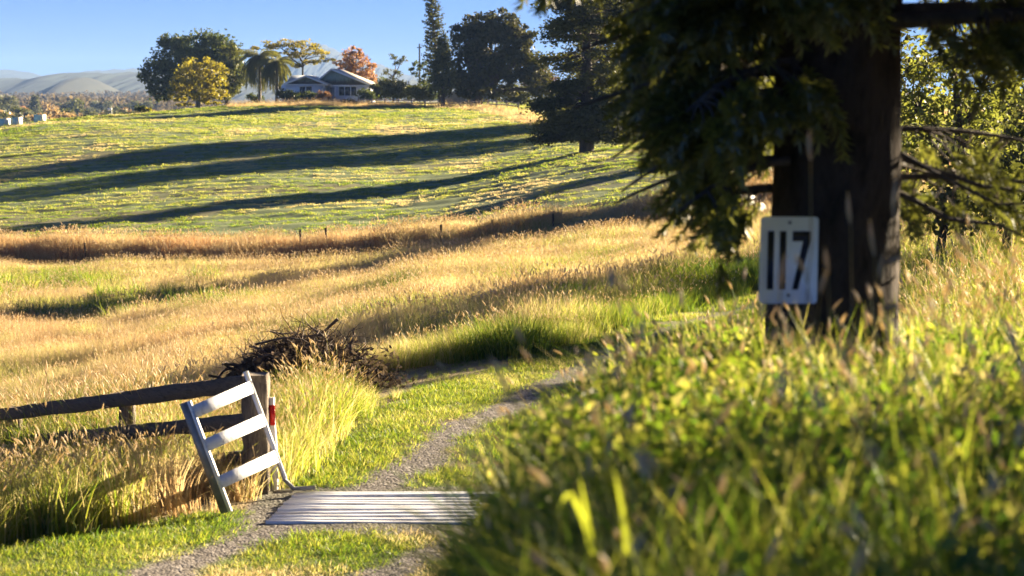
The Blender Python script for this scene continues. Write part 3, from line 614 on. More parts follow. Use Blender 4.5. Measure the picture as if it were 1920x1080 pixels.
def gable(name, x0, x1, xa, zb, za, y0, y1, mat, oh=.5):
    """solid gable roof, ridge running back; thin overhanging sheets"""
    g = MB(); g.add([(x0,y0,zb),(x1,y0,zb),(xa,y0,za),(x0,y0+.12,zb),(x1,y0+.12,zb),(xa,y0+.12,za)], [[(0,1,2),(5,4,3)], [(0,3,4,1),(1,4,5,2),(2,5,3,0)]])
    hpart(name, g, mat)
    for (xe, nm, mt) in ((x0-oh,'roof',ROOFM), (x1+oh,'roof',ROOFSUN)):
        r = MB(); t = .12; zz = zb-(za-zb)/abs(xa-(x0 if xe < xa else x1))*oh
        v = [(xe,y0-.35,zz),(xa,y0-.35,za),(xa,y1,za),(xe,y1,zz)]; v = [(a,b,c+.10) for a,b,c in v]+[(a,b,c+.10+t) for a,b,c in v]
        r.add(v, [[(3,2,1,0),(4,5,6,7),(0,1,5,4),(1,2,6,5),(2,3,7,6),(3,0,4,7)]]); ro = hpart(nm, r, mt)
        bb = MB(); e = .17; bb.add([(xe,y0-.41,zz-.06),(xa,y0-.41,za-.06),(xa,y0-.355,za-.06),(xe,y0-.355,zz-.06),(xe,y0-.41,zz-.06+e+.12),(xa,y0-.41,za+e+.06),(xa,y0-.355,za+e+.06),(xe,y0-.355,zz+e+.06)], [[(3,2,1,0),(4,5,6,7),(0,1,5,4),(1,2,6,5),(2,3,7,6),(3,0,4,7)]])
        bb.build('barge_board', TRIM, ro)
gable('gable', hx(541), hx(614), hx(579), hzz(158.3), hzz(144.5), -2.2, 6, GAB)
gable('gable', hx(586), hx(691), hx(621), hzz(159.5), hzz(131.5), .8, 12, GAB)
r = MB(); r.add([(hx(536),-.6,hzz(158)),(hx(578),-.6,hzz(158)),(hx(578),4,hzz(142.5)),(hx(538),4,hzz(142.5)),(hx(536),-.6,hzz(156.5)),(hx(578),-.6,hzz(156.5)),(hx(578),4,hzz(141)),(hx(538),4,hzz(141))], [[(3,2,1,0),(4,5,6,7),(0,1,5,4),(1,2,6,5),(2,3,7,6),(3,0,4,7)]])
hpart('roof', r, ROOFM, label='bluish side roof at the left')
f = MB(); f.box((hx(612.5),-.9,hzz(162)), (hx(693),-.75,hzz(159.8))); f.box((hx(541),-2.75,hzz(159.8)), (hx(613),-2.6,hzz(158.2))); hpart('fascia', f, TRIM)
def window(x0, x1, y0, y1, yy, n):
    fr = MB(); a, b, c, d = hx(x0), hx(x1), hzz(y1), hzz(y0); e = .14
    fr.box((a,yy-.09,c-e), (b,yy,c)); fr.box((a,yy-.09,d), (b,yy,d+e))
    for k in range(n+1): x = a+(b-a)*k/n; fr.box((x-e*.5,yy-.09,c+.001), (x+e*.5,yy,d-.001))
    o = MB(); o.box((a,yy-.01,c), (b,yy+.003,d)); win = hpart('window', o, GLASS); fr.build('window_frame', TRIM, win)
    for k in range(n):
        p = MB(); x = a+(b-a)*k/n; p.box((x+e*.55,yy-.05,c+.01), (x+(b-a)/n-e*.55,yy-.03,d-.01)); p.build('pane', GLASS, win)
window(566, 590, 163, 179, -2.22, 2); window(633, 667, 163, 179, 1.18, 3); window(540-8, 540-2, 163, 172, 1.48, 1)
d_ = MB(); d_.box((hx(617),1.08,-.4), (hx(627),1.19,hzz(164))); hpart('door', d_, noisy('grey_door_paint', (.22,.24,.27), (.32,.34,.37), 2))
for px in (608.6, 630, 685.5):
    v = MB(); v.box((hx(px)-.09,-.8,-.6), (hx(px)+.09,-.62,hzz(162.1))); hpart('verandah_post', v, TRIM)
v = MB(); v.box((hx(612),-.95,-.25), (hx(672),1.1,.02)); hpart('verandah_floor', v, TRIM)
v = MB(); v.tube([(hx(616.5),-2.7,hzz(159)),(hx(613),-2.6,hzz(163)),(hx(609.5),-2.45,hzz(167)),(hx(609.5),-2.45,-.6)], .07, 6); hpart('downpipe', v, TRIM)
# ------------------------------------------------------------------ shed, pole, hill fences, bales
b = at(880, 192, 322); b.z = z1(b.x, 322); shed = empty('shed', b, math.radians(6), 'grey roofed open shed with a white post left of the fig tree', 'shed'); S2 = 322/F
w_ = MB(); w_.box((-4.6,1.5,-.3), (3.4,5,1.9)); w_.build('wall', noisy('dull_shed_sheet', (.18,.19,.20), (.28,.29,.30), 2), shed)
r = MB(); r.add([(-5.0,-1.5,2.35),(4,-1.5,2.35),(4,5.2,3.4),(-5,5.2,3.4),(-5.0,-1.5,2.47),(4,-1.5,2.47),(4,5.2,3.52),(-5,5.2,3.52)], [[(3,2,1,0),(4,5,6,7),(0,1,5,4),(1,2,6,5),(2,3,7,6),(3,0,4,7)]]); r.build('roof', ROOFM, shed)
for x in (-4.6, -.6, 3.6):
    v = MB(); v.box((x-.13,-1.3,-.3), (x+.13,-1.06,2.33)); v.build('post', TRIM, shed)
b = at(787, 190, 314); b.z = z1(b.x, 314); v = MB(); v.tube([(0,0,-.5),(0,0,at(787,82,314).z-b.z)], [.15,.11], 8); v.box((-.4,-.06,at(787,90,314).z-b.z),(.4,.06,at(787,89,314).z-b.z+.06))
o = v.build('power_pole', BARK); o.location = b; tag(o, 'dark timber pole standing against the sky left of the tall pine', 'pole')
RAILM = noisy('grey_rail_timber', (.20,.17,.15), (.40,.36,.32), 5, .85, .3)
def hill_fence(pts_, nr, hgt, label, mat=RAILM, pr=.10, group=None):
    P = [at(px, py, Y) for px, py, Y in pts_]
    for p in P: p.z = z1(p.x, p.y)
    root = empty('rail_fence', P[0], 0, label, 'fence', group)
    for k, p in enumerate(P):
        v = MB(); q = p-P[0]; v.box((q.x-pr,q.y-pr,q.z-.3), (q.x+pr,q.y+pr,q.z+hgt+.12)); v.build('post', mat, root)
        if k < len(P)-1:
            q2 = P[k+1]-P[0]
            for j in range(nr):
                h_ = hgt*(1-.42*j)-.06; a, b_ = q+Vector((0,-pr-.03,h_)), q2+Vector((0,-pr-.03,h_)); v = MB(); e = .07
                v.add([a+Vector((0,-.02,-e)),b_+Vector((0,-.02,-e)),b_+Vector((0,.02,-e)),a+Vector((0,.02,-e)),a+Vector((0,-.02,e)),b_+Vector((0,-.02,e)),b_+Vector((0,.02,e)),a+Vector((0,.02,e))], [[(3,2,1,0),(4,5,6,7),(0,1,5,4),(1,2,6,5),(2,3,7,6),(3,0,4,7)]])
                v.build('rail', mat, root)
hill_fence([(px, 190, 296) for px in range(672, 823, 25)], 2, .95, 'weathered rail fence running from the house to the tall pine')
hill_fence([(px, 192, 294) for px in (842, 862, 884, 900)], 2, .9, 'short rail fence in front of the grey shed')
hill_fence([(915, 196, 284), (931, 200, 280), (950, 202, 277), (972, 205, 272)], 2, 1.05, 'pale rail fence to the right of the fig trunk')
BALE = noisy('pale_green_wrap', (.42,.60,.52), (.52,.70,.60), 1.5, .5, .2); BALSUN = noisy('sunlit_wrap', (.7,.66,.5), (.82,.78,.62), 1.5, .5, .2)
for px, Y, rz, lb in ((7, 262, .5, 'pale green tank like block with its sunlit end coloured cream, leftmost of three'), (31, 262, .5, 'darker green block with its sunlit end coloured cream, middle of three'), (74, 268, .45, 'pale green block with its sunlit end coloured cream, standing apart at the right')):
    b = at(px, 225, Y); b.z = z1(b.x, Y); root = empty('tank_stand', b, -rz, lb, 'tank', 'green blocks on the left skyline')
    v = MB(); hw = .42 if px == 31 else .55; v.box((-hw,-.5,-.2), (hw,.5,.98)); v.build('body', BALE, root)
    v = MB(); v.box((hw+.002,-.52,-.2), (hw+.12,.52,1.02)); v.build('sunlit_end', BALSUN, root)  # sun on the right end, put into a separate cream panel
# fence posts along the gully
for px, dy, hh, lb in ((826,2,.75,'dark thin post in the gully just left of the middle'), (922,3,.3,'short dark stub post in the gully right of the thin post'), (1036,3,.3,'small dark post near the far right of the gully'), (562,4,.4,'stub post leaning in the red brown reeds'), (610,4,.45,'pale thin post among the red brown reeds'), (158,2,.5,'pale sapling post low at the left of the gully')):
    Y = float(np.interp(px, *GULY))+dy; b = at(px, 440, Y); b.z = z1(b.x, Y); v = MB(); v.tube([(0,0,-.2),(.03,0,hh*.5),(.02,0,hh+.35)], .055, 6)
    o = v.build('fence_post', WOOD); o.location = b; tag(o, lb, 'post', 'posts along the gully')
# ------------------------------------------------------------------ distant hills and lowland
def ridge(name, Y0, prof, depth, mat, seed, jag):
    pxs = np.arange(prof[0][0], prof[-1][0]+.1, 1.0); py = np.interp(pxs, [p[0] for p in prof], [p[1] for p in prof])
    k = np.ones(9)/9; py = np.convolve(np.pad(py, 4, 'edge'), k, 'valid')
    top = CAMZ+(HOR-py)/F*Y0; x = (pxs-960)/F*Y0; rows = np.linspace(-1, 1, 41); Zb = -16.0
    Xg = np.repeat(x[None], 41, 0); Yg = Y0+rows[:,None]*depth+0*Xg; sh = np.cos(np.abs(rows)[:,None]**1.1*math.pi/2)
    Zg = Zb+(top[None]-Zb)*sh*(1-.25*np.abs(rows)[:,None]*fbm(Xg/300, Yg/500, seed, 3))
    Zg += jag*(fbm(Xg/9, Yg/200, seed+5, 3)-.5)*sh*2
    o = grid_mesh(name, Xg, Yg, Zg, mat, {}); o['kind'] = 'structure'; return o
HILLM = noisy('forested_slope', (.008,.018,.016), (.022,.034,.026), .02, .95, .3, detail=10); HILLP = noisy('cleared_slope', (.025,.03,.02), (.05,.052,.035), .01, .95, .2, detail=8)
ridge('distant_hills', 3300, [(-500,160),(0,153),(40,149),(70,151),(105,148),(130,140),(160,137),(200,136),(220,141),(262,137),(290,136),(330,138),(420,150),(520,160),(640,158),(720,150),(900,160),(1300,165)], 800, HILLM, 3, 5.0)
ridge('far_mountains', 6500, [(-500,160),(-40,152),(2,144),(30,133),(48,140),(80,150),(150,152),(190,138),(215,131),(232,134),(250,129),(275,136),(340,150),(450,140),(560,106),(600,88),(614,86),(640,100),(690,118),(720,124),(750,138),(790,148),(900,155),(1300,150)], 1300, HILLM, 9, 9.0)
ridge('cleared_hill', 2400, [(60,182),(95,176),(125,160),(155,146),(168,146),(195,160),(215,175),(240,182)], 300, HILLP, 12, .6)
# low woodland: a mass beyond and individual trees in front
def generic(name, seed, shape, leafm, bark=BARK):
    g = np.random.default_rng(seed); st = rng.bit_generator.state; t = MB(); c = MB(); t.tube([(0,0,-.5),(.2,0,3),(0,.1,6)], [.4,.3,.15], 6)
    for k in range(7):
        if shape == 'cone': cc = (0,0,2.2+k*1.5); rd = (2.6-k*.33, 2.6-k*.33, 1.3)
        else: a = g.uniform(0,6.28); rr = g.uniform(.5,3.2); cc = (rr*math.cos(a), rr*math.sin(a), g.uniform(4,9.5)); rd = (g.uniform(1.6,3),)*2+(g.uniform(1.2,2.2),)
        P, r_, q = lobe_points(cc, rd, 16, 9, (.45,.45,.35), .6); leaves(c, P, .55, np.clip(r_*.6+.4*rng.random(len(P)), 0, 1))
    return t.build('trunk', bark, link=False).data, c.build('crown', leafm, link=False).data
L_tan = LM('dry_bush_leaf', (.20,.13,.055), (.36,.25,.11), trans=.35, gloss=.03); L_grey = LM('grey_green_leaf', (.06,.07,.035), (.15,.15,.07), trans=.3, gloss=.03)
kinds_ = [('dry tan bushy tree','tan'), ('grey green rounded tree','grey'), ('olive rounded tree','olive'), ('dark cone shaped tree','cone'), ('rusty orange rounded tree','rust')]
GEN = {'tan': [generic('t', 1, 'r', L_tan), generic('t', 2, 'r', L_tan)], 'grey': [generic('t', 3, 'r', L_grey), generic('t', 4, 'r', L_grey)], 'olive': [generic('t', 5, 'r', L_olive)], 'cone': [generic('t', 6, 'cone', L_grey)], 'rust': [generic('t', 7, 'r', L_org)]}
def far_tree(px, Y, kind, s, label):
    x = (px-960)/F*Y; root = empty('lowland_tree', (x, Y, z1(x, Y)), random.uniform(0, 6.28), label, 'tree', 'trees in the hazy lowland'); root.scale = (s*random.uniform(.9,1.3),)*2+(s,)
    tm, cm = random.choice(GEN[kind])
    for nm, me in (('trunk', tm), ('crown', cm)): o = bpy.data.objects.new(nm, me); C.objects.link(o); o.parent = root
LOW = [(26,820,'grey',1.25),(50,900,'rust',.95),(70,860,'cone',1.15),(88,880,'tan',1.25),(137,900,'grey',1.2),(150,880,'olive',1.25),(12,840,'olive',1.0),(100,940,'tan',1.1),(196,980,'grey',1.1),(215,900,'olive',.9),(240,1000,'grey',1.1),(265,960,'grey',1.1),(175,960,'grey',.9),(120,1000,'grey',1.0),(3,760,'grey',1.3)]
LOWL = {26:'broad grey green tree near the left edge, left of the rusty one',50:'rusty orange rounded tree standing in the hazy lowland',70:'dark cone shaped tree right of the rusty orange one',88:'wide tan tree right of the dark cone shaped tree',
 137:'dark grey green tree, left one of the tight pair in the lowland',150:'olive tree, right one of the tight pair in the lowland',12:'olive tree close to the left edge behind the green blocks',100:'dry tan tree left of the tight pair in the lowland',
 196:'grey green tree above the tiny white roof',215:'low olive tree right of the tiny white roof',240:'grey green tree left of the one beside the hilltop bush',265:'grey green lowland tree nearest the big dark hilltop tree',175:'small grey green tree left of the tiny white roof',120:'grey green tree left of the tight pair in the lowland',3:'tall grey green tree cut by the left edge'}
for px, Y, kd, s in LOW:
    far_tree(px, Y, kd, s, LOWL.get(px) or {'tan':'dry tan bushy tree in the hazy lowland','grey':'grey green rounded tree in the hazy lowland','olive':'olive rounded tree in the hazy lowland','cone':'dark cone shaped tree in the hazy lowland','rust':'rusty orange rounded tree in the hazy lowland'}[kd])
for k in range(46):
    far_tree(-20+k*7.2+random.uniform(-3,3), random.uniform(520, 640), random.choice(['tan','tan','tan','olive','grey']), random.uniform(.72,.98), 'dry bushy tree in the tan band just beyond the hill')
wm = MB()
for k in range(420):
    Y = random.uniform(1050, 2300); px = random.uniform(-80, 420); x = (px-960)/F*Y; z = z1(x, Y); s = random.uniform(.9, 1.4)
    P, r_, q = lobe_points((x, Y, z+6*s), (7*s, 6*s, 5.5*s), 20, 4, (1,1,.8), .7); leaves(wm, P, 1.6, r_)
wd = wm.build('far_woodland', LM('woodland_leaf', (.07,.06,.04), (.20,.15,.085), trans=.25, gloss=.0)); wd['kind'] = 'stuff'
b = at(206, 204, 620); v = MB(); v.box((-3,-2,-6), (3,2,0)); v.add([(-3.4,-2.3,0),(3.4,-2.3,0),(3.4,2.3,0),(-3.4,2.3,0),(-3.4,0,1.2),(3.4,0,1.2)], [[(0,1,5,4),(2,3,4,5),(0,3,2,1)], [(1,2,5),(3,0,4)]])
o = v.build('small_shed', TRIM); o.location = b; o.scale = (.2,.2,.2); tag(o, 'tiny white roof showing among the tan trees', 'shed')
# ------------------------------------------------------------------ cattle grid
STEEL = noisy('pale_galvanised_steel', (.36,.31,.26), (.84,.84,.83), 2.2, .40, .12, (1,5,1), spec=.6, metal=0, c2=(.74,.74,.73))
STEELW = noisy('white_painted_steel', (.40,.36,.31), (.84,.84,.83), 7, .45, .15, spec=.5, c2=(.78,.78,.77))
DARK = noisy('dark_pit', (.015,.013,.012), (.035,.03,.025), 5, .95, .1)
CONC = noisy('stained_concrete', (.16,.15,.14), (.30,.28,.26), 6, .9, .4)
gx0, gx1, gy0, gy1, gz = -2.22, 1.45, 18.45, 19.95, .035
grid = empty('cattle_grid', ((gx0+gx1)/2, (gy0+gy1)/2, gz-.12), 0, 'pale steel cattle grid of long parallel bars lying across the gravel lane', 'cattle grid')
gc = Vector(grid.location)
def gbox(name, lo, hi, mat, par=grid, M=None):
    v = MB(); v.box(tuple(Vector(lo)-gc), tuple(Vector(hi)-gc), rng.random()); return v.build(name, mat, par)
NB = 11; pit = (gy1-gy0)/NB
for k in range(NB):
    y = gy0+k*pit; dz = rng.normal(0, .004); x0_, x1_ = gx0-.10+k*.012, gx1+rng.uniform(0, .05)
    v = MB(); bw = pit*.70; ch = .012
    sec = [(0,0),(bw,0),(bw,.075),(bw-ch,.087),(ch,.087),(0,.075)]; nseg = 8
    V = []
    for i in range(nseg+1):
        x = x0_+(x1_-x0_)*i/nseg; sag = -.006*math.sin(math.pi*i/nseg*1.0+k)*(1 if k % 3 else 2)
        V += [(x-gc.x, y+a-gc.y+.004*math.sin(i+k), gz-.09+b_+dz+sag-gc.z) for a, b_ in sec]
    q = [(i*6+j, i*6+(j+1) % 6, (i+1)*6+(j+1) % 6, (i+1)*6+j) for i in range(nseg) for j in range(6)]
    v.add(V, [q, [tuple(range(5, -1, -1)), tuple(nseg*6+j for j in range(6))]]); v.build('bar', STEEL, grid)
gbox('pit', (gx0-.05,gy0-.02,gz-.5), (gx1+.1,gy1+.04,gz-.16), DARK)
gbox('side_beam', (gx0+.02,gy0-.005,gz-.15), (gx0+.10,gy1+.02,gz-.092), STEEL); gbox('side_beam', (gx1-.1,gy0-.005,gz-.15), (gx1-.02,gy1+.02,gz-.092), STEEL)
gbox('abutment', (gx0-.35,gy0-.17,gz-.4), (gx1+.3,gy0-.022,gz-.10), CONC); gbox('abutment', (gx0-.2,gy1+.045,gz-.4), (gx1+.3,gy1+.19,gz-.03), CONC)
gbox('corner_plate', (gx0-.42,gy0-.015,gz-.06), (gx0-.105,gy0+.30,gz-.05), CONC)
# ------------------------------------------------------------------ side wing of the grid
wing = empty('grid_wing', (-2.5, 19.4, 0), 0, 'white painted steel side wing with three rungs leaning against the timber post', 'barrier'); wo = Vector(wing.location)
NBt, NTp = Vector((-2.70,18.8,.06)), Vector((-3.08,18.8,1.13)); FB, FT = Vector((-2.26,19.87,.05)), Vector((-2.685,19.87,1.265))
nrm = (FB-NBt).cross(NTp-NBt).normalized(); 
if nrm.x < 0: nrm = -nrm
def slab(name, a, b, wdir, wid, tdir, th, mat, par=wing, org=wo):
    v = MB(); A, B = a-org, b-org; W, T = wdir.normalized()*wid/2, tdir.normalized()*th/2
    v.add([A-W-T,B-W-T,B+W-T,A+W-T,A-W+T,B-W+T,B+W+T,A+W+T], [[(3,2,1,0),(4,5,6,7),(0,1,5,4),(1,2,6,5),(2,3,7,6),(3,0,4,7)]]); return v.build(name, mat, par)
along = (FB-NBt).normalized(); upv = (NTp-NBt).normalized()
DKST = noisy('weathered_and_shade_steel', (.14,.14,.145), (.30,.30,.30), 5, .5, .2, metal=.3)
# stiles are angle irons: a leg in the wing's plane (sunlit edge) and a leg going back (its shade put into a darker steel colour)
for a, b_ in ((NBt, NTp), (FB+upv*.12, FT)):
    st = slab('stile', a, b_, along, .035, nrm, .03, STEELW); back = a-nrm*.062-along*.004
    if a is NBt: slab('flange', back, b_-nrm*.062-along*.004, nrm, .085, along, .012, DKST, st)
for t0, t1 in ((.90,.87), (.60,.595), (.265,.29)):
    A = NBt+(NTp-NBt)*t0+nrm*.019; B = FB+(FT-FB)*t1+nrm*.019; wd = (upv-along*upv.dot(along)); v = slab('rung', A, B, wd, .125, nrm, .008, STEELW)
v = MB(); v.tube([FB+upv*.13-wo+nrm*.012, FT-wo+nrm*.012], .021, 8); v.build('side_tube', STEELW, wing, True)
v = MB(); v.tube([FB+upv*.30-wo, FB+upv*.12-wo, FB+Vector((.05,.0,.02))-wo, Vector((-2.13,19.88,.07))-wo, Vector((-2.0,19.9,.075))-wo], .022, 8); v.build('bent_foot', DKST, wing, True)
# ------------------------------------------------------------------ timber fence at the left
fp = Vector((-2.60, 20.1, 0.0)); fp.z = z1(fp.x, fp.y)
fence = empty('timber_fence', fp, 0, 'dark weathered post and rail fence running left from the cattle grid', 'fence')
def rough_beam(name, a, b, wx, wz, mat, par, org, seg=14, jit=.006, up=Vector((0,0,1))):
    v = MB(); d = (b-a).normalized(); sx = d.cross(up).normalized() if abs(d.dot(up)) < .9 else Vector((1,0,0)); sz = sx.cross(d).normalized(); V = []
    for i in range(seg+1):
        c = a+(b-a)*(i/seg)-org
        for u, w2 in ((-1,-1),(0,-1),(1,-1),(1,0),(1,1),(0,1),(-1,1),(-1,0)):
            V.append(c+sx*(u*wx/2+rng.normal(0,jit))+sz*(w2*wz/2+rng.normal(0,jit)))
    q = [(i*8+j, i*8+(j+1) % 8, (i+1)*8+(j+1) % 8, (i+1)*8+j) for i in range(seg) for j in range(8)]
    v.add([tuple(p) for p in V], [q, [tuple(range(8)), tuple(seg*8+j for j in reversed(range(8)))]]); return v.build(name, mat, par)
ptop = at(475, 701, 20.1); 
o = rough_beam('post', Vector((-2.60,20.1,-.4)), Vector((-2.615,20.1,ptop.z)), .255, .27, WOODP, fence, fp, up=Vector((0,1,0)), seg=18, jit=.007)
def on(px, py, Y): return at(px, py, Y)
rough_beam('rail', on(458, 719, 19.98), on(-60, 786, 27.6), .055, .165, WOOD, fence, fp, 26, .006)
rough_beam('rail', on(462, 789, 19.98), on(-60, 838, 27.8), .05, .15, WOOD, fence, fp, 26, .006)
rough_beam('rail', on(470, 857, 19.98), on(-60, 892, 27.8), .05, .14, WOOD, fence, fp, 26, .006)
for px, Y in ((232, 22.75), (20, 26.2)):
    p_ = at(px, 700, Y); g_z = z1(p_.x, Y+.14); rtop = at(px, float(np.interp(px, [-60,458], [786,719])), Y).z+.06
    rough_beam('post', Vector((p_.x, Y+.16, g_z-.3)), Vector((p_.x, Y+.16, rtop)), .17, .17, WOODP, fence, fp, up=Vector((0,1,0)), seg=8)
gp = Vector(at(513, 950, 20.2)); gz_ = z1(gp.x, 20.2)
guide = empty('guide_post', (gp.x, 20.2, gz_), 0, 'slim white guide post with a red reflector right of the timber post', 'guide post')
v = MB(); V = []; H_ = at(512, 745, 20.2).z-gz_
for i in range(9):
    t = i/8; V += [(x+.012*math.sin(t*5)-.01*t, y+.02*(t-.5)**2, -.1+t*(H_+.1)) for x, y in ((-.045,0),(-.03,-.018),(.03,-.018),(.045,0),(.03,.006),(-.03,.006))]
q = [(i*6+j, i*6+(j+1) % 6, (i+1)*6+(j+1) % 6, (i+1)*6+j) for i in range(8) for j in range(6)]
v.add(V, [q, [tuple(range(5,-1,-1)), tuple(48+j for j in range(6))]]); v.build('post', noisy('worn_white_plastic', (.55,.52,.48), (.74,.73,.70), 6, .5, .1), guide)
v = MB(); zr = at(512, 778, 20.2).z-gz_; v.box((-.034,-.026,zr-.105), (.030,-.0185,zr+.105)); v.build('reflector', noisy('red_reflector', (.45,.01,.01), (.60,.03,.02), 8, .25, .1), guide)
# ------------------------------------------------------------------ brush pile
bp0 = Vector((-3.05, 29.0, 0)); bp0.z = z1(bp0.x, bp0.y)-.12
pile = empty('brush_pile', bp0, 0, 'heap of dark dead branches and twigs in the tall grass beside the lane', 'brush pile')
DEAD = noisy('dead_branch_bark', (.035,.026,.02), (.16,.12,.09), 10, .9, .4)
def ppos():
    t = rng.random(); a = rng.uniform(0, 6.283); u = float(np.clip(rng.normal(0, .68), -1.5, 1.6)); return np.array([u*.82-.05, rng.normal(0, .6), max(.05, (1.0-.30*u*u)*rng.random()**.7)])
for k in range(60):
    c = ppos(); a = rng.uniform(0, 6.28); L_ = rng.uniform(.5, 1.25); d = np.array([math.cos(a), math.sin(a)*.7, rng.normal(.0, .28)]); d /= np.linalg.norm(d); v = MB(); r0 = rng.uniform(.014, .034)
    P = bend(c-d*L_/2, c+d*L_/2, 6, .12); v.tube(P, list(np.linspace(r0, r0*.4, 6)), 5)
    for j in range(3):
        q = P[2+j]; v.tube(bend(q, q+rng.normal(size=3)*.28+d*.2, 4, .15), [r0*.4, r0*.3, r0*.2, r0*.1], 3, cap=False)
    v.build('branch', DEAD, pile)
for (x, z, dx, dz) in ((.45,.9,-.40,.42), (.7,.85,.08,.38)):
    v = MB(); P = bend((x,-.2,z), (x+dx,-.3,z+dz), 7, .12); v.tube(P, list(np.linspace(.026,.008,7)), 5); v.build('branch', DEAD, pile)
tw = MB()
for k in range(1500):
    c = ppos(); d = rng.normal(size=3); d[2] *= .6; d /= np.linalg.norm(d); L_ = rng.uniform(.15, .6); tw.tube(bend(c, c+d*L_, 3, .15), [.008,.006,.003], 3, rng.random(), cap=False)
P = np.array([ppos() for _ in range(5200)]); P2 = rng.normal(size=(2600,3))*np.array([.28,.4,.28])+np.array([.85,-.45,.26])
P2[:,2] = np.maximum(P2[:,2], .03)
leaves(tw, np.r_[P, P2], .045, rng.random(7800)); o = tw.build('twigs', LM('dead_leaf', (.04,.032,.025), (.13,.095,.07), trans=.2, gloss=.0), pile); o['kind'] = 'stuff'
# ------------------------------------------------------------------ foreground tree with its number plate
TX, TY = 1.655, 10.3; tz = z1(TX, TY)
big = empty('foreground_tree', (TX, TY, tz), 0, 'huge dark conifer trunk with hanging foliage carrying the number plate', 'conifer tree')
v = MB(); K = 28; nz_ = 60; V = []
for i in range(nz_+1):
    z = -.4+i/nz_*11.5; R0 = .345*(1-.035*z)+.22*math.exp(-(z+.3)/.28)
    for j in range(K):
        a = 6.2832*j/K; R_ = R0*(1+.05*math.sin(3*a+z*.4)+.035*math.sin(7*a-z*.9)+.09*(float(vnoise(j*.9, z*5, 9))-.5)+.05*(float(vnoise(j*2.3, z*14, 19))-.5)); V.append((R_*math.cos(a)+.02*math.sin(z*.8), R_*math.sin(a), z))
q = [(i*K+j, i*K+(j+1) % K, (i+1)*K+(j+1) % K, (i+1)*K+j) for i in range(nz_) for j in range(K)]; v.add(V, [q])
v.build('trunk', noisy('dark_flaky_bark', (.010,.008,.006), (.055,.04,.03), 5, .95, 1.0, (1.5,1.5,.6), c2=(.022,.017,.013), spec=.1), big, True)
fol = MB(); lm = MB()
NEED = LM('conifer_needle', (.028,.038,.008), (.17,.17,.03), trans=.55, gloss=.05)
def spray(p, d, L_, dens=1.0):
    """a drooping branchlet densely set with short flat needles"""
    wx, wy, wz = TX+p[0], TY+p[1], tz+p[2]; ppx = 960+F*wx/wy; ppy = HOR+(CAMZ-wz)/wy*F
    if p[2] < 2.6:
        lim_ = np.interp(ppy, [-80,60,180,290,400,470], [1225,1235,1245,1320,1350,1375])+rng.normal(0, 14)
        if ppx < lim_ or (ppx < 1460 and ppy > 425+rng.normal(0, 16)): return False
        if p[1] < .1 and 1395 < ppx < 1770 and ppy > 250+rng.normal(0, 20): return False
        if ppx > 1690 and ppy > 130+rng.normal(0, 20) and rng.random() < .12: return False
    n_ = int(66*dens*L_/.3); P = []; c = np.array(p, float); dd = np.array(d, float)/np.linalg.norm(d)
    for i in range(6): P.append(c.copy()); c = c+dd*L_/5; dd = dd+np.array([0,0,-.16]); dd /= np.linalg.norm(dd)
    P = np.array(P); u = rng.random(n_)*4.99; i0 = u.astype(int); f = (u-i0)[:,None]; B = P[i0]*(1-f)+P[i0+1]*f; T = P[i0+1]-P[i0]; T /= np.linalg.norm(T, axis=1)[:,None]
    nr = rng.normal(size=(n_,3)); nr -= (nr*T).sum(1)[:,None]*T; nr /= np.linalg.norm(nr, axis=1)[:,None]; tip = B+(nr*.75+T*.6)*(.064*rng.uniform(.7,1.3,n_))[:,None]
    wv = np.cross(nr, T)*.006; V = np.stack([B-wv, B*.4+tip*.6-wv*.8, tip, B*.4+tip*.6+wv*.8, B+wv], 1).reshape(-1, 3); k0 = np.arange(n_)*5
    fol.add(V, [np.stack([k0,k0+1,k0+3,k0+4],1), np.stack([k0+1,k0+2,k0+3],1)], np.repeat(np.clip(rng.random()*.5+rng.random(n_)*.5, 0, 1), 5))
def limb(z0, az, L_, droop, nsp, wid=.55, r0=.05, u0=.15, dens=1.0):
    d = np.array([math.cos(az), math.sin(az), 0]); P = [np.array([0,0,z0])+d*(.2+L_*u)+np.array([0,0,1])*(-droop*L_*u*u+.06*L_*u) for u in np.linspace(0, 1, 9)]
    lm.tube(P, list(np.linspace(r0, r0*.2, 9)), 6, cap=False); sd = np.array([-d[1], d[0], 0])
    for k in range(nsp):
        u = rng.uniform(u0, 1)*7.99; i = int(u); p = P[i]*(1-(u-i))+P[i+1]*(u-i); s = rng.choice([-1, 1]); sub = rng.uniform(.1, wid)*(1-.35*u/8)
        e = p+sd*s*sub+d*sub*.35+np.array([0,0,-.22*sub-rng.uniform(0,.16)])
        if spray(e, sd*s*.8+d*.7+np.array([0,0,rng.uniform(-.7,.25)]), rng.uniform(.22,.42), dens) is None and rng.random() < .5: lm.tube([p, (p+e)/2+np.array([0,0,.03]), e], [.009,.007,.004], 3, cap=False)
# left side: hanging mass down to the height of the plate
for z0, az, L_, dr, n_ in ((1.75,3.0,1.15,.42,90),(1.95,3.35,1.25,.40,100),(2.15,2.7,1.3,.30,90),(1.6,3.7,1.0,.36,70),(2.35,3.1,1.5,.24,110),(2.5,3.6,1.35,.24,110),(1.45,2.85,.95,.30,60),
                            (2.6,4.2,1.3,.12,100),(2.8,4.7,1.5,.05,110),(2.75,3.25,1.65,.16,120),(1.6,3.2,1.2,.30,80),(2.1,3.9,1.2,.32,90),(2.9,3.0,1.7,.10,110),(1.9,2.5,1.2,.3,80),(2.3,2.3,1.3,.2,90),(2.05,3.1,1.45,.22,90)):
    limb(z0, az, L_*.78, dr, int(n_*1.2), r0=.03, wid=.42)
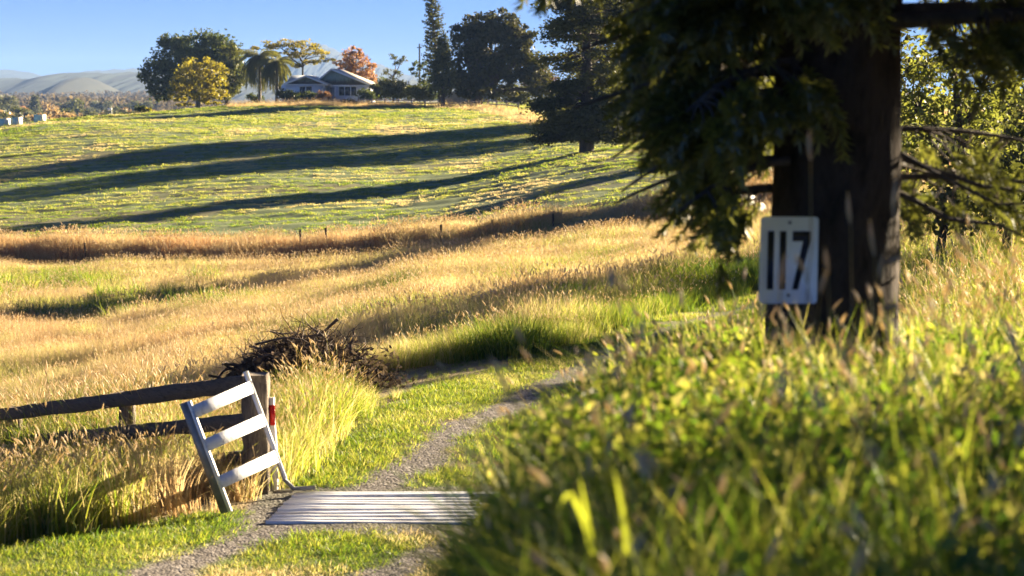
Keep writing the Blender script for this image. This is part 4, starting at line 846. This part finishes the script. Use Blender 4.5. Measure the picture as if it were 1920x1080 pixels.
# right side and overhead
for z0, az, L_, dr, n_ in ((2.35,-.15,1.9,.08,90),(2.5,.25,1.9,.10,100),(2.3,-.5,1.7,.05,90),(1.75,.5,1.5,.16,26),(1.5,.35,1.5,.14,22),(1.55,.9,1.5,.12,26),(2.8,-.9,1.9,.02,110),(2.75,5.2,1.8,.0,110),(2.9,.0,2.0,.05,110)):
    limb(z0, az, L_, dr, n_, r0=.022 if z0 < 2.2 else .05, wid=.45)
for k in range(34):
    limb(rng.uniform(2.9, 8.5), rng.uniform(0, 6.28), rng.uniform(1.6, 2.9), rng.uniform(.05,.2), 56, wid=.7, dens=.6)
for k in range(4):      # dead twigs right of the trunk
    z0 = rng.uniform(1.3, 3.0); a = rng.uniform(-.6, .5); p = np.array([0,0,z0]); e = p+np.array([math.cos(a), math.sin(a), -.05])*rng.uniform(.9,1.9)+np.array([0,0,-rng.uniform(.1,.5)]); lm.tube(bend(p, e, 6, .07), [.02,.016,.012,.009,.006,.004], 4, cap=False)
lm.build('limbs', BARK, big, True); fol.build('foliage', NEED, big)
# number plate -----------------------------------------------------
sc_ = at(1479, 488, 9.9); sgn = empty('number_plate', sc_, math.radians(3), 'white number plate reading 117 fixed to the trunk', 'house number'); sgn.rotation_euler = (0, math.radians(.5), math.radians(4))
U = 9.9/F; W2, H2, R2 = 55*U, 82*U, 7*U
v = MB(); out_ = []
for cx, cz, a0 in ((W2-R2,H2-R2,0),(-W2+R2,H2-R2,1),(-W2+R2,-H2+R2,2),(W2-R2,-H2+R2,3)):
    for k in range(5): a = (a0+k/4)*math.pi/2; out_.append((cx+R2*math.cos(a), cz+R2*math.sin(a)))
n_ = len(out_); v.add([(x,-.004,z) for x, z in out_]+[(x,.004,z) for x, z in out_], [[tuple(range(n_)), tuple(reversed(range(n_, 2*n_)))], [(i,(i+1)%n_+0,(i+1)%n_+n_,i+n_) for i in range(n_)]])
PLATE = noisy('plate_white', (.80,.82,.84), (.88,.88,.88), 14, .45, .06); v.build('plate', PLATE, sgn)
INK = noisy('plate_black_print', (.012,.012,.014), (.03,.03,.035), 12, .4, .0)
def glyph(poly):
    v = MB(); n_ = len(poly); v.add([(x*U,-.0065,z*U) for x, z in poly]+[(x*U,-.0042,z*U) for x, z in poly], [[tuple(range(n_))], [(i,(i+1)%n_,(i+1)%n_+n_,i+n_) for i in range(n_)]]); v.build('digit', INK, sgn)
glyph([(-41,-55),(-29,-55),(-29,55),(-41,55)]); glyph([(-18,-55),(-6,-55),(-6,55),(-18,55)])
glyph([(7,-55),(18,-55),(40,38),(40,55),(6,55),(6,36),(26,36)])
for z in (71, -66):
    v = MB(); v.tube([(0,-.0043,z*U),(0,-.010,z*U)], 3.4*U, 8); v.build('screw', DKST, sgn)
v = MB()
for z in (55, -50): v.box((-.02+12*U, .0045, z*U-.012), (.02+12*U, max(.05, .14), z*U+.012))
v.build('bracket', DKST, sgn)
# ------------------------------------------------------------------ single grass blades and seed stalks near the lens
def strip(name, pts_, wid, label, group, mat, cat='grass blade'):
    P = [Vector(p) for p in pts_]; o0 = P[0].copy(); v = MB(); V = []; n_ = len(P)
    for i, p in enumerate(P):
        t = (P[min(i+1,n_-1)]-P[max(i-1,0)]).normalized(); s = t.cross(Vector((0,1,0))); s = s.normalized() if s.length > .01 else Vector((1,0,0)); ww = wid/2*(1-(i/(n_-1))**3*.85)
        V += [tuple(p-s*ww-o0), tuple(p+Vector((0,-ww*.35,0))-o0), tuple(p+s*ww-o0)]
    q = [(3*i+j, 3*i+j+1, 3*i+j+4, 3*i+j+3) for i in range(n_-1) for j in range(2)]; v.add(V, [q], .7); o = v.build(name, mat, None, True); o.location = o0; return tag(o, label, cat, group)
BL = LM('bright_blade', (.22,.27,.02), (.34,.36,.03), trans=.6, gloss=.05)
strip('grass_blade', [at(1112,1040,4.4), at(1106,1000,4.4), at(1098,950,4.4), at(1088,898,4.4)], .011, 'bright yellow green blade standing upright right of the bent one', 'bright blades in the dark bank grass', BL)
strip('grass_blade', [at(1110,1030,4.4), at(1098,985,4.4), at(1082,945,4.4), at(1071,925,4.4), at(1062,929,4.4), at(1052,948,4.4), at(1044,968,4.4)], .013, 'bright yellow green blade bent over in a sharp hook', 'bright blades in the dark bank grass', BL)
strip('grass_blade', [at(1176,1040,4.4), at(1168,960,4.4), at(1160,918,4.4), at(1148,870,4.4)], .011, 'bright green blade leaning left of the tall bank grass', 'bright blades in the dark bank grass', BL)
def stalk(px, py, Y, L_px, ang, label, rad=.0062, r_=.5):
    """a seed stalk whose head starts at px,py and points along ang (degrees from up, clockwise)"""
    top = at(px, py, Y); a = math.radians(ang); Lh = L_px/F*Y; d = Vector((math.sin(a), .0, math.cos(a))); base = Vector((top.x-.25*math.sin(a)*1.2-.05, Y, z1(top.x, Y)))
    root = empty('seed_stalk', base, 0, label, 'seed head', 'tan seed heads in front of the trunk'); t0 = top-base
    m = MB(); c1 = t0*.5+Vector((-.03,0,.05)); P = [Vector((0,0,0)), c1*.6, c1, t0*.8+Vector((0,0,.03))-d*.03, t0]; m.tube(P, .0022, 5, .3); m.build('stem', GRASS_S, root)
    h = MB(); Q = [t0+d*Lh*u+Vector((.12*Lh*u*u,0,-.10*Lh*u*u)) for u in np.linspace(0,1,8)]; h.tube(Q, [rad*k for k in (.35,.8,1.05,1.1,1.05,.9,.6,.15)], 8, r_)
    for _ in range(120):
        u = rng.random()*6.99; i = int(u); p = Q[i].lerp(Q[i+1], u-i); nv = Vector(rng.normal(size=3)).normalized(); e = p+nv*rad*2.0+d*.008; s = nv.cross(d)*.0012; h.add([tuple(p-s), tuple(p+s), tuple(e)], [[(0,1,2)]], r_)
    h.build('seed_head', SEEDF, root, True)
GRASS_S = LM('dry_stem', (.22,.17,.07), (.34,.26,.12), trans=.4, gloss=.04); SEEDF = LM('front_seed_head', (.40,.28,.13), (.56,.43,.24), trans=.45, gloss=.03)
for a in ((1463,545,5.6,75,0,'pale seed head in front of the middle digit of the plate'),
          (1595,420,6.2,62,-12,'seed head at upper middle of the trunk above the others'), (1640,480,6.0,75,-14,'seed head right of the plate, second from the top'),
          (1676,410,6.4,90,-4,'long seed head by the right edge of the trunk'), (1510,510,5.6,38,-35,'slanting seed head over the lower right of the seven'),
          (1552,508,5.8,45,-14,'short seed head just right of the plate edge'), (1538,550,5.5,45,8,'seed head at the lower right corner of the plate'),
          (1662,492,5.9,42,68,'seed head lying nearly flat near the trunk edge'), (1645,580,5.7,48,80,'lower seed head lying flat across the trunk'),
          (1648,520,6.0,48,4,'pale seed head low on the trunk'), (1520,300,6.3,60,-10,'thin tall seed stalk crossing the upper trunk')):
    stalk(*a)
# ------------------------------------------------------------------ air
hz_m = bpy.data.materials.new('haze_air'); hz_m.use_nodes = True; n = hz_m.node_tree; n.nodes.clear(); out = n.nodes.new('ShaderNodeOutputMaterial')
pv = N(n, 'ShaderNodeVolumePrincipled', i={'Density': .0001, 'Anisotropy': -.15, 'Color': (.32,.51,.92,1)}); n.links.new(pv.outputs[0], out.inputs['Volume'])
v = MB(); v.box((-13000,-60,-20), (13000,10500,215)); o = v.build('haze', hz_m); o['kind'] = 'stuff'

bb = Vector((5.1, 8.1, z1(5.1, 8.1))); rb = empty('bush', bb, 0, 'unseen leafy bush added beyond the right edge to shade the near grass', 'bush'); cm_ = MB(); tm_ = MB()  # bush added out of view to shade near grass, gapped for the bright blades
for cx, cy, cz, r_ in [(-.669*u_+rng.normal(0,.06), .743*u_+rng.normal(0,.06), z_, .52) for u_ in (-2.1,-1.6,-1.05,-.5,0,1.25) for z_ in (.6, 1.4, 2.2, 2.8)]:
    P, k_, cc = lobe_points((cx,cy,cz), (r_,r_,r_*.9), 50, 22, (.16,.16,.14), .4); leaves(cm_, P, .05, np.clip(k_*.6+.4*rng.random(len(P)), 0, 1)); tm_.tube(bend((cx*.3,cy*.3,-.1), (cx,cy,cz), 5, .1), [.03,.025,.02,.014,.01], 5)
tm_.build('stems', BARK, rb, True); cm_.build('foliage', L_bush, rb)

S_ = 15.6/F
lobe_tree('broadleaf_tree', 'unseen olive tree added beyond the right edge to shade the trunk', 3060, 15.6, [(3060,-300,200,170,0),(2960,-420,180,170,.3),(3160,-440,180,170,-.3)], L_olive, .06, 7.5, .14, per=30, spread=.28, shell=.35)  # tree added out of view to keep sun off the numbered trunk
